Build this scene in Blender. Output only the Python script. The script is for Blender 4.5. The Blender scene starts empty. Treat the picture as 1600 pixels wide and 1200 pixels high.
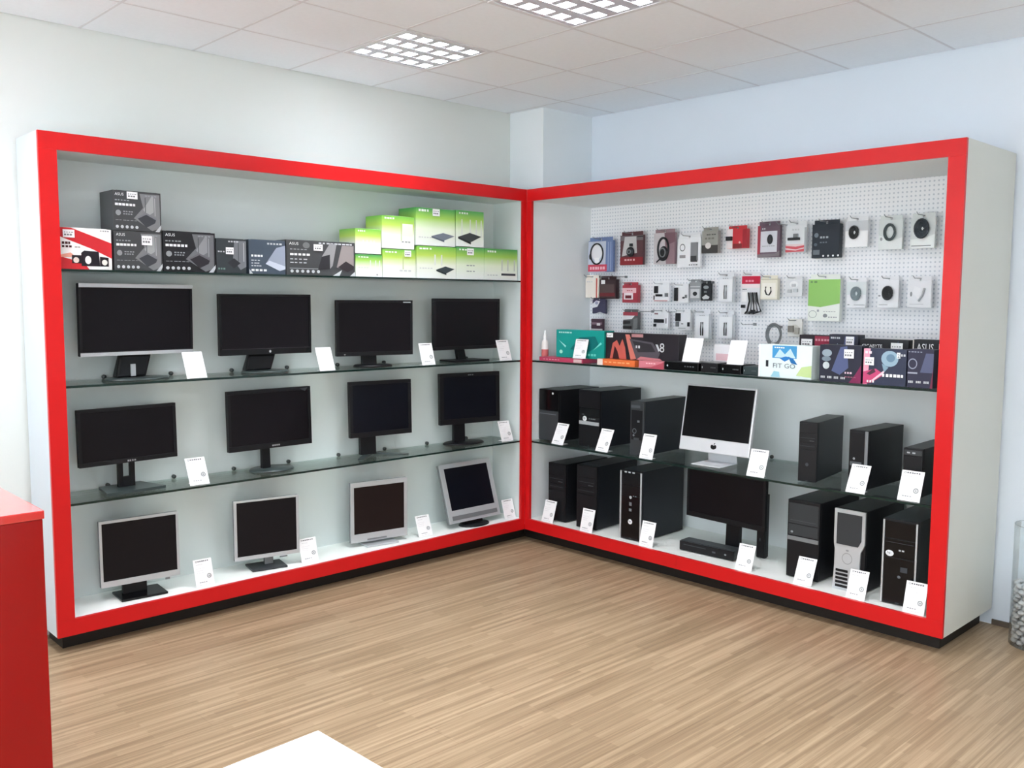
import bpy, bmesh, math, random
from mathutils import Vector, Matrix
random.seed(7)
PI = math.pi
SC = bpy.context.scene
COL = SC.collection

def lin(c):
    c = c / 255.0
    return c / 12.92 if c <= 0.04045 else ((c + 0.055) / 1.055) ** 2.4

# ------------------------------------------------------------------ camera
cam_d = bpy.data.cameras.new('camera')
cam = bpy.data.objects.new('camera', cam_d)
COL.objects.link(cam)
cam_d.sensor_width = 36.0
cam_d.lens = 1424.0 / 1600.0 * 36.0
cam_d.clip_start = 0.05
yaw, pitch, roll = 0.8093, -0.0917, 0.0055
fwd = Vector((math.cos(pitch) * math.cos(yaw), math.cos(pitch) * math.sin(yaw), math.sin(pitch)))
rgt = Vector((math.sin(yaw), -math.cos(yaw), 0))
upv = rgt.cross(fwd)
r2 = math.cos(roll) * rgt + math.sin(roll) * upv
u2 = -math.sin(roll) * rgt + math.cos(roll) * upv
m3 = Matrix((r2, u2, -fwd)).transposed()
cam.matrix_world = Matrix.Translation((-4.409, -4.488, 1.692)) @ m3.to_4x4()
SC.camera = cam

# ------------------------------------------------------------------ world, exposure
W = bpy.data.worlds.new('sky')
SC.world = W
W.use_nodes = True
bg = W.node_tree.nodes['Background']
bg.inputs[0].default_value = (0.88, 0.96, 1.0, 1)
bg.inputs[1].default_value = 1.5
SC.view_settings.view_transform = 'Standard'
SC.view_settings.look = 'None'
SC.view_settings.gamma = 1
SC.view_settings.use_curve_mapping = False
SC.view_settings.exposure = 1.68
TUBE_STRENGTH = 2.2
LAMP_W = 14.0

# ------------------------------------------------------------------ materials
MATS = {}
def mat(name, rgb=(200, 200, 200), rough=0.5, metal=0.0, spec=0.5, coat=0.0, emit=0.0):
    if name in MATS:
        return MATS[name]
    m = bpy.data.materials.new(name)
    m.use_nodes = True
    b = m.node_tree.nodes['Principled BSDF']
    b.inputs['Base Color'].default_value = (lin(rgb[0]), lin(rgb[1]), lin(rgb[2]), 1)
    b.inputs['Roughness'].default_value = rough
    b.inputs['Metallic'].default_value = metal
    b.inputs['Specular IOR Level'].default_value = spec
    b.inputs['Coat Weight'].default_value = coat
    b.inputs['Coat Roughness'].default_value = 0.05
    if emit:
        b.inputs['Emission Color'].default_value = (1, 1, 1, 1)
        b.inputs['Emission Strength'].default_value = emit
    m.diffuse_color = (lin(rgb[0]), lin(rgb[1]), lin(rgb[2]), 1)
    MATS[name] = m
    return m
def ink(rgb):
    return mat('ink_%d_%d_%d' % tuple(rgb), rgb, 0.4, spec=0.35)
def nodes_of(m):
    return m.node_tree.nodes, m.node_tree.links, m.node_tree.nodes['Principled BSDF']
def noisy(name, rgb, amt=0.06, scale=6.0, rough=0.6, bump=0.0, bscale=80.0, spec=0.5):
    if name in MATS:
        return MATS[name]
    m = mat(name, rgb, rough, spec=spec)
    N, L, b = nodes_of(m)
    tc = N.new('ShaderNodeTexCoord')
    no = N.new('ShaderNodeTexNoise')
    no.inputs['Scale'].default_value = scale
    no.inputs['Detail'].default_value = 3
    L.new(tc.outputs['Object'], no.inputs['Vector'])
    r = N.new('ShaderNodeMix'); r.data_type = 'RGBA'
    a = [lin(v) for v in rgb]
    r.inputs[6].default_value = (a[0] * (1 - amt), a[1] * (1 - amt), a[2] * (1 - amt), 1)
    r.inputs[7].default_value = (min(1, a[0] * (1 + amt)), min(1, a[1] * (1 + amt)), min(1, a[2] * (1 + amt)), 1)
    L.new(no.outputs['Fac'], r.inputs[0])
    L.new(r.outputs[2], b.inputs['Base Color'])
    if bump:
        n2 = N.new('ShaderNodeTexNoise'); n2.inputs['Scale'].default_value = bscale
        L.new(tc.outputs['Object'], n2.inputs['Vector'])
        bp = N.new('ShaderNodeBump'); bp.inputs['Strength'].default_value = bump
        bp.inputs['Distance'].default_value = 0.002
        L.new(n2.outputs['Fac'], bp.inputs['Height'])
        L.new(bp.outputs['Normal'], b.inputs['Normal'])
    return m
def gradient(name, stops, rough=0.4):
    """printed vertical colour gradient over an object's own height"""
    if name in MATS:
        return MATS[name]
    m = mat(name, stops[0][1], rough)
    N, L, b = nodes_of(m)
    tc = N.new('ShaderNodeTexCoord')
    sx = N.new('ShaderNodeSeparateXYZ')
    L.new(tc.outputs['Generated'], sx.inputs[0])
    rp = N.new('ShaderNodeValToRGB')
    e = rp.color_ramp.elements
    while len(e) < len(stops):
        e.new(0.5)
    for el, (p, c) in zip(e, stops):
        el.position = p
        el.color = (lin(c[0]), lin(c[1]), lin(c[2]), 1)
    L.new(sx.outputs['Z'], rp.inputs[0])
    L.new(rp.outputs[0], b.inputs['Base Color'])
    return m

M_WALL_L = noisy('wall_paint_warm_white', (225, 229, 225), 0.02, 1.5, 0.85, 0.05, 150)
M_WALL_R = noisy('wall_paint_cool_white', (226, 234, 243), 0.02, 1.5, 0.85, 0.05, 150)
M_PILLAR = noisy('pillar_paint', (234, 240, 243), 0.02, 1.5, 0.85, 0.05, 150)
M_TILE = noisy('ceiling_tile_mineral', (243, 247, 252), 0.03, 40, 0.95, 0.25, 260)
M_RAIL = mat('ceiling_rail_grey', (222, 222, 226), 0.6)
M_SLAB = mat('slab_grey', (150, 150, 150), 0.9)
M_RED = noisy('red_laminate', (204, 24, 27), 0.03, 3, 0.3, spec=0.3)
M_REDC = noisy('red_laminate_shaded', (140, 10, 11), 0.03, 3, 0.2, spec=0.35)  # counter red with the shade of its front darkened into the colour
M_WHITE = noisy('white_melamine', (243, 246, 243), 0.015, 4, 0.45)
M_CARCASS = noisy('cabinet_white_interior_shaded', (218, 227, 226), 0.015, 4, 0.42)  # interior white darkened to carry the left cabinet's shade
M_CARCASS_R = noisy('cabinet_white_interior_lit', (240, 245, 247), 0.015, 4, 0.42)  # same interior white, lightened for the brighter light in the right cabinet
M_SIDE_L = noisy('cabinet_side_window_toned', (206, 214, 221), 0.02, 5, 0.5)  # same side white, retoned for the strong window light on the left panel
M_REDTOP = mat('red_lacquer_top', (196, 26, 28), 0.12, spec=0.6, coat=1.0)
M_REDTOP.node_tree.nodes['Principled BSDF'].inputs['Coat IOR'].default_value = 2.0
M_SIDE = noisy('cabinet_side_grey_white', (219, 220, 212), 0.02, 5, 0.5)
M_PLINTH = mat('plinth_dark_brown', (22, 15, 12), 0.6)  # dark brown, deepened in colour for the shadow of the recess
M_TABLE = mat('table_white_gloss', (245, 245, 245), 0.12, coat=0.4)
M_PIN = mat('pin_steel_dark', (92, 98, 98), 0.35, 0.8)
M_CHROME = mat('wire_zinc', (142, 146, 152), 0.4, 0.3)
M_EDGE = mat('glass_edge_green', (18, 40, 36), 0.15)
M_SCREEN = mat('screen_black', (17, 14, 19), 0.35, spec=0.2)
M_SCREENB = mat('screen_blue_black', (10, 12, 22), 0.35, spec=0.2)
M_SCREENR = mat('screen_brown_black', (30, 20, 20), 0.4, spec=0.2)
M_BLACK = mat('plastic_black', (19, 19, 23), 0.42, spec=0.3)
M_BLACKG = mat('plastic_black_gloss', (12, 12, 15), 0.2, spec=0.3)
M_DARK = mat('plastic_charcoal', (46, 50, 54), 0.45)
M_DGREEN = mat('base_grey_green', (58, 68, 68), 0.3)
M_SILVER = mat('plastic_silver', (196, 200, 204), 0.38, 0.35)
M_SILVERD = mat('plastic_silver_dark', (132, 136, 140), 0.4, 0.4)
M_ALU = mat('aluminium_white', (226, 228, 232), 0.32, 0.25)
M_CASE = noisy('case_black_steel', (20, 21, 26), 0.1, 8, 0.4, spec=0.35)
M_CASEG = noisy('case_grey_steel', (52, 56, 60), 0.08, 8, 0.42)
M_CASEB = noisy('case_blue_black_steel', (26, 29, 36), 0.1, 8, 0.38, spec=0.35)
M_PAPER = mat('paper_white', (248, 248, 250), 0.6)
M_CARDG = mat('print_grey', (150, 155, 158), 0.7)
M_CARDD = mat('print_dark', (88, 92, 98), 0.7)
M_LOUVRE = mat('louvre_aluminium', (214, 215, 222), 0.35, 0.35)
M_HOUSING = mat('housing_white', (228, 228, 232), 0.5)
M_TUBE = mat('fluorescent_tube', (255, 255, 255), 0.5, emit=TUBE_STRENGTH)
M_BASEB = mat('baseboard_brown', (92, 80, 70), 0.5)
M_STONE = noisy('white_stone', (232, 233, 236), 0.1, 30, 0.6, 0.3, 60)

def glass_mat(name, tint, ior=1.45, rough=0.03, gl=1.0):
    m = bpy.data.materials.new(name); m.use_nodes = True
    N, L = m.node_tree.nodes, m.node_tree.links
    N.clear()
    out = N.new('ShaderNodeOutputMaterial')
    tr = N.new('ShaderNodeBsdfTransparent'); tr.inputs[0].default_value = (*tint, 1)
    gs = N.new('ShaderNodeBsdfGlossy'); gs.inputs['Roughness'].default_value = rough
    fr = N.new('ShaderNodeFresnel'); fr.inputs[0].default_value = ior
    mu = N.new('ShaderNodeMath'); mu.operation = 'MULTIPLY'; mu.inputs[1].default_value = gl
    mx = N.new('ShaderNodeMixShader')
    L.new(fr.outputs[0], mu.inputs[0]); L.new(mu.outputs[0], mx.inputs[0])
    L.new(tr.outputs[0], mx.inputs[1]); L.new(gs.outputs[0], mx.inputs[2])
    L.new(mx.outputs[0], out.inputs[0])
    return m
M_GLASS = glass_mat('shelf_glass', (0.90, 0.955, 0.94), 1.35, 0.04, 0.8)
M_VASE = glass_mat('vase_glass', (0.96, 0.98, 0.98), 1.3, 0.02, 0.7)
M_BLISTER = glass_mat('clear_plastic', (0.93, 0.94, 0.95), 1.3, 0.08, 0.7)

def floor_mat():
    m = mat('wood_strip_laminate', (198, 172, 140), 0.42, spec=0.4)
    N, L, b = nodes_of(m)
    g = N.new('ShaderNodeNewGeometry')
    def noise(sx, sy, sc, det, off=0):
        mp = N.new('ShaderNodeMapping'); mp.inputs['Scale'].default_value = (sx, sy, 1); mp.inputs['Location'].default_value = (off, off * .7, 0)
        L.new(g.outputs['Position'], mp.inputs[0])
        n = N.new('ShaderNodeTexNoise'); n.inputs['Scale'].default_value = sc; n.inputs['Detail'].default_value = det
        n.inputs['Roughness'].default_value = 0.6
        L.new(mp.outputs[0], n.inputs['Vector'])
        return n
    def brick(w, h, off):
        mp = N.new('ShaderNodeMapping'); mp.inputs['Location'].default_value = (off, off, 0)
        L.new(g.outputs['Position'], mp.inputs[0])
        k = N.new('ShaderNodeTexBrick')
        k.inputs['Scale'].default_value = 1; k.inputs['Mortar Size'].default_value = 0
        k.inputs['Brick Width'].default_value = w; k.inputs['Row Height'].default_value = h
        k.inputs['Color1'].default_value = (0, 0, 0, 1); k.inputs['Color2'].default_value = (1, 1, 1, 1)
        k.offset = 0.37; k.offset_frequency = 3
        L.new(mp.outputs[0], k.inputs['Vector'])
        return k
    k1 = brick(0.42, 0.026, 0.13)
    k2 = brick(0.75, 0.0095, 3.31)
    n1 = noise(0.5, 26, 1.6, 4)
    n2 = noise(1.2, 120, 2.0, 3, 5)
    n3 = noise(1.0, 1.0, 0.9, 2, 9)
    def madd(a, w, c):
        x = N.new('ShaderNodeMath'); x.operation = 'MULTIPLY_ADD'
        L.new(a, x.inputs[0]); x.inputs[1].default_value = w
        if isinstance(c, float): x.inputs[2].default_value = c
        else: L.new(c, x.inputs[2])
        return x.outputs[0]
    v = madd(k1.outputs['Color'], 0.16, -0.22)
    v = madd(k2.outputs['Color'], 0.12, v)
    v = madd(n1.outputs['Fac'], 0.95, v)
    v = madd(n2.outputs['Fac'], 0.45, v)
    v = madd(n3.outputs['Fac'], 0.15, v)
    rp = N.new('ShaderNodeValToRGB')
    e = rp.color_ramp.elements
    st = [(0.18, (96, 76, 55)), (0.42, (125, 104, 80)), (0.62, (143, 121, 95)), (0.90, (176, 153, 125))]
    while len(e) < 4: e.new(0.5)
    for el, (p, c) in zip(e, st):
        el.position = p; el.color = (lin(c[0]), lin(c[1]), lin(c[2]), 1)
    L.new(v, rp.inputs[0])
    L.new(rp.outputs[0], b.inputs['Base Color'])
    return m
M_FLOOR = floor_mat()

def peg_mat():
    m = mat('pegboard_perforated_white', (247, 249, 253), 0.5)
    N, L, b = nodes_of(m)
    tc = N.new('ShaderNodeTexCoord')
    sp = N.new('ShaderNodeSeparateXYZ'); L.new(tc.outputs['Object'], sp.inputs[0])
    def cell(o):
        a = N.new('ShaderNodeMath'); a.operation = 'MULTIPLY'; a.inputs[1].default_value = 1 / 0.024; L.new(o, a.inputs[0])
        f = N.new('ShaderNodeMath'); f.operation = 'FRACT'; L.new(a.outputs[0], f.inputs[0])
        s = N.new('ShaderNodeMath'); s.operation = 'SUBTRACT'; s.inputs[1].default_value = 0.5; L.new(f.outputs[0], s.inputs[0])
        q = N.new('ShaderNodeMath'); q.operation = 'MULTIPLY'; L.new(s.outputs[0], q.inputs[0]); L.new(s.outputs[0], q.inputs[1])
        return q.outputs[0]
    ad = N.new('ShaderNodeMath'); ad.operation = 'ADD'
    L.new(cell(sp.outputs['X']), ad.inputs[0]); L.new(cell(sp.outputs['Z']), ad.inputs[1])
    lt = N.new('ShaderNodeMath'); lt.operation = 'LESS_THAN'; lt.inputs[1].default_value = 0.045
    L.new(ad.outputs[0], lt.inputs[0])
    mx = N.new('ShaderNodeMix'); mx.data_type = 'RGBA'
    mx.inputs[6].default_value = (lin(247), lin(249), lin(253), 1)
    mx.inputs[7].default_value = (lin(206), lin(212), lin(221), 1)
    L.new(lt.outputs[0], mx.inputs[0]); L.new(mx.outputs[2], b.inputs['Base Color'])
    return m
M_PEG = peg_mat()

# ------------------------------------------------------------------ mesh builder
class MB:
    def __init__(self):
        self.bm = bmesh.new(); self.mats = []; self.smooth = False
    def mi(self, m):
        if m not in self.mats: self.mats.append(m)
        return self.mats.index(m)
    def _fin(self, faces, m, smooth=False):
        i = self.mi(m) if m else 0
        for f in faces:
            if f.is_valid:
                f.material_index = i; f.smooth = smooth
    def hull8(self, P, m, bev=0.0):
        v = [self.bm.verts.new(p) for p in P]
        F = [(0, 1, 2, 3), (4, 7, 6, 5), (0, 4, 5, 1), (1, 5, 6, 2), (2, 6, 7, 3), (3, 7, 4, 0)]
        fs = [self.bm.faces.new([v[k] for k in f]) for f in F]
        bmesh.ops.recalc_face_normals(self.bm, faces=fs)
        if bev:
            es = list({e for f in fs for e in f.edges})
            r = bmesh.ops.bevel(self.bm, geom=es, offset=bev, segments=2, profile=0.6, affect='EDGES')
            fs = list({f for w in r['verts'] for f in w.link_faces} | {f for f in fs if f.is_valid})
        self._fin(fs, m)
        return self
    def box(self, x0, x1, y0, y1, z0, z1, m=None, bev=0.0):
        return self.hull8([(x0, y0, z0), (x1, y0, z0), (x1, y1, z0), (x0, y1, z0), (x0, y0, z1), (x1, y0, z1), (x1, y1, z1), (x0, y1, z1)], m, bev)
    def prism(self, pts, y0, y1, m=None, plane='xz'):
        """polygon in xz (extruded along y) or xy (extruded along z) or yz (extruded along x)"""
        def P(a, b, c):
            return {'xz': (a, c, b), 'xy': (a, b, c), 'yz': (c, a, b)}[plane]
        a = [self.bm.verts.new(P(p[0], p[1], y0)) for p in pts]
        b = [self.bm.verts.new(P(p[0], p[1], y1)) for p in pts]
        n = len(pts)
        fs = [self.bm.faces.new(a), self.bm.faces.new(b[::-1])]
        for k in range(n):
            fs.append(self.bm.faces.new([a[k], a[(k + 1) % n], b[(k + 1) % n], b[k]]))
        bmesh.ops.recalc_face_normals(self.bm, faces=fs)
        self._fin(fs, m)
        return self
    def lathe(self, prof, m=None, seg=24, sx=1.0, sy=1.0, cx=0, cy=0, smooth=True, cap=True):
        rings = []
        for r, z in prof:
            rings.append([self.bm.verts.new((cx + r * sx * math.cos(2 * PI * k / seg), cy + r * sy * math.sin(2 * PI * k / seg), z)) for k in range(seg)])
        fs = []
        for A, B in zip(rings, rings[1:]):
            for k in range(seg):
                fs.append(self.bm.faces.new([A[k], A[(k + 1) % seg], B[(k + 1) % seg], B[k]]))
        caps = []
        if cap:
            caps = [self.bm.faces.new(rings[0][::-1]), self.bm.faces.new(rings[-1])]
        bmesh.ops.recalc_face_normals(self.bm, faces=fs + caps)
        self._fin(fs, m, smooth); self._fin(caps, m)
        return self
    def tube(self, pts, r, m=None, seg=8, closed=False):
        pts = [Vector(p) for p in pts]; n = len(pts); rings = []
        ref = Vector((0, 0, 1))
        for k in range(n):
            if closed: t = pts[(k + 1) % n] - pts[k - 1]
            else: t = pts[min(k + 1, n - 1)] - pts[max(k - 1, 0)]
            t.normalize()
            a = t.cross(ref)
            if a.length < 1e-3: a = t.cross(Vector((0, 1, 0)))
            a.normalize(); b = t.cross(a)
            rr = r[k] if isinstance(r, (list, tuple)) else r
            rings.append([self.bm.verts.new(pts[k] + rr * (math.cos(2 * PI * j / seg) * a + math.sin(2 * PI * j / seg) * b)) for j in range(seg)])
        fs = []
        rr = list(zip(rings, rings[1:])) + ([(rings[-1], rings[0])] if closed else [])
        for A, B in rr:
            for j in range(seg):
                fs.append(self.bm.faces.new([A[j], A[(j + 1) % seg], B[(j + 1) % seg], B[j]]))
        if not closed:
            fs += [self.bm.faces.new(rings[0][::-1]), self.bm.faces.new(rings[-1])]
        bmesh.ops.recalc_face_normals(self.bm, faces=fs)
        self._fin(fs, m, True)
        return self
    def ell(self, c, r, m=None, seg=16, rings=10):
        mtx = Matrix.Translation(c) @ Matrix.Diagonal((r[0], r[1], r[2], 1))
        res = bmesh.ops.create_uvsphere(self.bm, u_segments=seg, v_segments=rings, radius=1, matrix=mtx)
        self._fin({f for v in res['verts'] for f in v.link_faces}, m, True)
        return self
    def ring(self, cx, cz, ro, ri, y0, y1, m=None, seg=28, sx=1.0, sz=1.0):
        """flat ring in the xz plane with depth"""
        V = []
        for k in range(seg):
            a = 2 * PI * k / seg; c, s = math.cos(a) * sx, math.sin(a) * sz
            V.append([self.bm.verts.new((cx + q * c, y, cz + q * s)) for q, y in ((ro, y0), (ro, y1), (ri, y1), (ri, y0))])
        fs = []
        for k in range(seg):
            A, B = V[k], V[(k + 1) % seg]
            for j in range(4):
                fs.append(self.bm.faces.new([A[j], A[(j + 1) % 4], B[(j + 1) % 4], B[j]]))
        bmesh.ops.recalc_face_normals(self.bm, faces=fs)
        self._fin(fs, m, True)
        return self
    def shift(self, tilt=0.0, loc=(0, 0, 0)):
        M = Matrix.Translation(loc) @ Matrix.Rotation(-tilt, 4, 'X')
        bmesh.ops.transform(self.bm, matrix=M, verts=self.bm.verts)
        return self
    def build(self, name, m=None, parent=None, kind=None):
        me = bpy.data.meshes.new(name)
        self.bm.to_mesh(me); self.bm.free()
        if self.mats:
            for k in self.mats: me.materials.append(k if k else m)
        else:
            me.materials.append(m)
        o = bpy.data.objects.new(name, me)
        COL.objects.link(o)
        if parent: o.parent = parent
        if kind: o['kind'] = kind
        return o

def tag(o, label, cat, group=None):
    o['label'] = label; o['category'] = cat
    if group: o['group'] = group
    return o
def thing(name, label, cat, loc=(0, 0, 0), rz=0.0, group=None):
    o = bpy.data.objects.new(name, None)
    o.empty_display_size = 0.05
    COL.objects.link(o)
    o.location = loc; o.rotation_euler = (0, 0, rz)
    return tag(o, label, cat, group)
def struct(name, mb, m=None, parent=None):
    return mb.build(name, m, parent, None if parent else 'structure')
def place(side, s, d, z, rot=0.0):
    """a spot in a cabinet: s along its front, d behind the front, z up; items face the room"""
    if z > 0.05: z += 0.0006                            # a hair of air so that nothing is sunk into its shelf
    if side == 'L': return (s, d, z), rot
    return (d, -s, z), rot - PI / 2

# ------------------------------------------------------------------ flat print on a face (posters, box art, lettering)
TXT = {}
def text_mesh(s):
    if s not in TXT:
        cu = bpy.data.curves.new('lettering', 'FONT'); cu.body = s; cu.size = 1; cu.resolution_u = 2
        o = bpy.data.objects.new('lettering', cu)
        COL.objects.link(o)
        me = o.to_mesh()
        vs = [v.co.copy() for v in me.vertices]; ps = [list(p.vertices) for p in me.polygons]
        o.to_mesh_clear()
        bpy.data.objects.remove(o); bpy.data.curves.remove(cu)
        x0 = min(v.x for v in vs); x1 = max(v.x for v in vs); y0 = min(v.y for v in vs); y1 = max(v.y for v in vs)
        TXT[s] = ([((v.x - x0) / (y1 - y0), (v.y - y0) / (y1 - y0)) for v in vs], ps, (x1 - x0) / (y1 - y0))
    return TXT[s]
def art(parent, items, w, h, y=0.0, z0=0.0, name='print', tilt=0.0, loc=None, x0=None):
    """items in face coordinates 0..1 (u right, v up); each is a thin printed layer in front of the face"""
    mb = MB(); bm = mb.bm
    X = -w / 2 if x0 is None else x0
    k = 0
    for it in items:
        k += 1
        yy = y - 0.0005 - 0.00025 * k
        P = lambda u, v: (X + u * w, yy, z0 + v * h)
        t = it[0]
        if t == 'r':
            _, a, b, c, d, col = it
            pl = [[(a, b), (c, b), (c, d), (a, d)]]
        elif t == 'p':
            _, pts, col = it; pl = [pts]
        elif t == 'e':
            _, cu, cv, ru, rv, col = it
            pl = [[(cu + ru * math.cos(2 * PI * j / 18), cv + rv * math.sin(2 * PI * j / 18)) for j in range(18)]]
        elif t == 'o':                                  # ring
            _, cu, cv, ru, rv, th, col = it
            pl = []
            for j in range(18):
                a0, a1 = 2 * PI * j / 18, 2 * PI * (j + 1) / 18
                q = 1 - th
                pl.append([(cu + ru * math.cos(a0), cv + rv * math.sin(a0)), (cu + ru * math.cos(a1), cv + rv * math.sin(a1)),
                           (cu + q * ru * math.cos(a1), cv + q * rv * math.sin(a1)), (cu + q * ru * math.cos(a0), cv + q * rv * math.sin(a0))])
        elif t == 't':                                  # lettering, height in v, optional target width in u
            _, s, u, v, hv, col = it[:6]
            vs, ps, asp = text_mesh(s)
            hu = hv * h / w
            if len(it) > 6: hu = it[6] / asp
            vv = [bm.verts.new(P(u + a * hu, v + b * hv)) for a, b in vs]
            fs = []
            for p in ps:
                try: fs.append(bm.faces.new([vv[i] for i in p]))
                except ValueError: pass
            mb._fin(fs, ink(col)); continue
        elif t == 'bars':                               # a line of tiny unreadable print
            _, u0_, u1_, v, hv, n, col = it
            rs = random.Random(int(u0_ * 1000 + v * 777 + n)); pl = []
            st = (u1_ - u0_) / n
            for j in range(n):
                ww = st * rs.uniform(0.55, 0.85)
                pl.append([(u0_ + j * st, v), (u0_ + j * st + ww, v), (u0_ + j * st + ww, v + hv), (u0_ + j * st, v + hv)])
        for pts in pl:
            f = bm.faces.new([bm.verts.new(P(*q)) for q in pts])
            f.material_index = mb.mi(ink(col))
    bmesh.ops.recalc_face_normals(bm, faces=bm.faces[:])
    for f in bm.faces:
        if f.normal.y > 0: f.normal_flip()
    if tilt or loc: mb.shift(tilt, loc or (0, 0, 0))
    return mb.build(name, ink((0, 0, 0)), parent)

# ================================================================== SETTING
XW, YW, CZ = 0.672, 0.348, 3.017
XB, YB = -6.6, -7.0
fl = struct('floor', MB().box(XB, XW, YB, YW, -0.06, -0.009), M_SLAB)
def floor_planks():
    PW, PL = 0.195, 1.29
    n = 0; j = 0; y = YB; cache = {}
    while y < YW - 1e-4:
        y1 = min(y + PW, YW)
        x = XB - PL * ((j * 0.37) % 1.0)
        while x < XW - 1e-4:
            a, b = max(x, XB), min(x + PL, XW)
            if b - a > 0.02:
                key = (round(b - a, 3), round(y1 - y, 3))
                if key not in cache:
                    o = MB().box(0, b - a - 0.0005, 0, y1 - y - 0.0005, -0.009, 0).build('floor_plank', M_FLOOR, fl)
                    cache[key] = o.data
                else:
                    o = bpy.data.objects.new('floor_plank', cache[key]); COL.objects.link(o); o.parent = fl
                o.location = (a, y, 0)
            x += PL
        y += PW; j += 1
floor_planks()
struct('wall_left', MB().box(XB, XW + 0.12, YW, YW + 0.12, 0, CZ + 0.139), M_WALL_L)
struct('wall_right', MB().box(XW, XW + 0.12, YB, YW, 0, CZ + 0.139), M_WALL_R)
# the two unseen sides of the shop: a wall behind, its doorway added to let in fill light, and a glazed front on the left
struct('wall_back', MB().box(XB, -5.2, YB - 0.12, YB, 0, CZ + 0.139).box(-3.4, XW, YB - 0.12, YB, 0, CZ + 0.139).box(-5.2, -3.4, YB - 0.12, YB, 2.2, CZ + 0.139), M_WALL_L)
dr = struct('added_doorway_1', MB().box(-5.2, -5.14, YB - 0.09, YB - 0.03, 0, 2.2).box(-3.46, -3.4, YB - 0.09, YB - 0.03, 0, 2.2).box(-5.14, -3.46, YB - 0.09, YB - 0.03, 2.14, 2.2), M_WHITE)
MB().box(-4.33, -4.27, YB - 0.09, YB - 0.03, 0, 2.14).build('mullion', M_WHITE, dr)
struct('wall_front', MB().box(XB - 0.12, XB, YB, YW, 0, 0.35).box(XB - 0.12, XB, YB, YW, 2.75, CZ + 0.05).box(XB - 0.12, XB, YB, YB + 0.4, 0.35, 2.75).box(XB - 0.12, XB, YW - 0.3, YW, 0.35, 2.75), M_WALL_L)
wn = struct('window_1', MB().box(XB - 0.09, XB - 0.03, YB + 0.4, YW - 0.3, 0.35, 0.41).box(XB - 0.09, XB - 0.03, YB + 0.4, YW - 0.3, 2.69, 2.75), M_WHITE)
for k in range(5):
    yy = YB + 0.4 + k * (YW - 0.3 - YB - 0.4 - 0.06) / 4
    MB().box(XB - 0.09, XB - 0.03, yy, yy + 0.06, 0.41, 2.69).build('mullion', M_WHITE, wn)
struct('pillar', MB().box(0.1675, XW - 0.001, 0.013, YW - 0.001, 0, CZ - 0.001), M_PILLAR)
struct('baseboard_right', MB().box(XW - 0.012, XW - 0.0005, YB, -2.852, 0.0005, 0.028), M_BASEB)

# ceiling grid
T, TX, TY = 0.5796, -1.0246, -1.358
cl = struct('ceiling', MB().box(XB, XW, YB, YW, CZ + 0.14, CZ + 0.2), M_SLAB)
LIGHT_CELLS = [(-1, 1), (-1, -1), (-5, 1), (-5, -1), (-1, -3), (-5, -3), (-1, -6), (-5, -6), (-8, -3)]
def ceiling_grid():
    G = 0.014; cache = {}
    i0, i1 = math.floor((XB - TX) / T), math.ceil((XW - TX) / T)
    j0, j1 = math.floor((YB - TY) / T), math.ceil((YW - TY) / T)
    for i in range(i0, i1):
        for j in range(j0, j1):
            if (i, j) in LIGHT_CELLS: continue
            a, b = max(TX + i * T, XB), min(TX + (i + 1) * T, XW)
            c, d = max(TY + j * T, YB), min(TY + (j + 1) * T, YW)
            if b - a < 0.03 or d - c < 0.03: continue
            key = (round(b - a, 3), round(d - c, 3))
            if key not in cache:
                o = MB().box(G / 2, b - a - G / 2, G / 2, d - c - G / 2, 0, 0.014).build('ceiling_tile', M_TILE, cl)
                cache[key] = o.data
            else:
                o = bpy.data.objects.new('ceiling_tile', cache[key]); COL.objects.link(o); o.parent = cl
            o.location = (a, c, CZ)
    for i in range(i0 + 1, i1):
        x = TX + i * T
        MB().box(x - 0.0066, x + 0.0066, YB + 0.01, YW - 0.002, CZ - 0.001, CZ + 0.03).build('ceiling_rail', M_RAIL, cl)
    for j in range(j0 + 1, j1):
        y = TY + j * T
        MB().box(XB + 0.01, XW - 0.002, y - 0.0066, y + 0.0066, CZ - 0.0007, CZ + 0.0297).build('ceiling_rail', M_RAIL, cl)
ceiling_grid()

# ================================================================== DISPLAY CABINETS
ZB, H, FW = 0.0896, 2.352, 0.079
ZT = ZB + H
L1, L2, D1, D2 = 3.077, 2.851, 0.325, 0.655
SHELF_T = 0.011
ZS = {1: 1.8254, 2: 1.2800, 3: 0.7188, 0: ZB + FW}          # top faces of the shelves and of the bottom board

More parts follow.
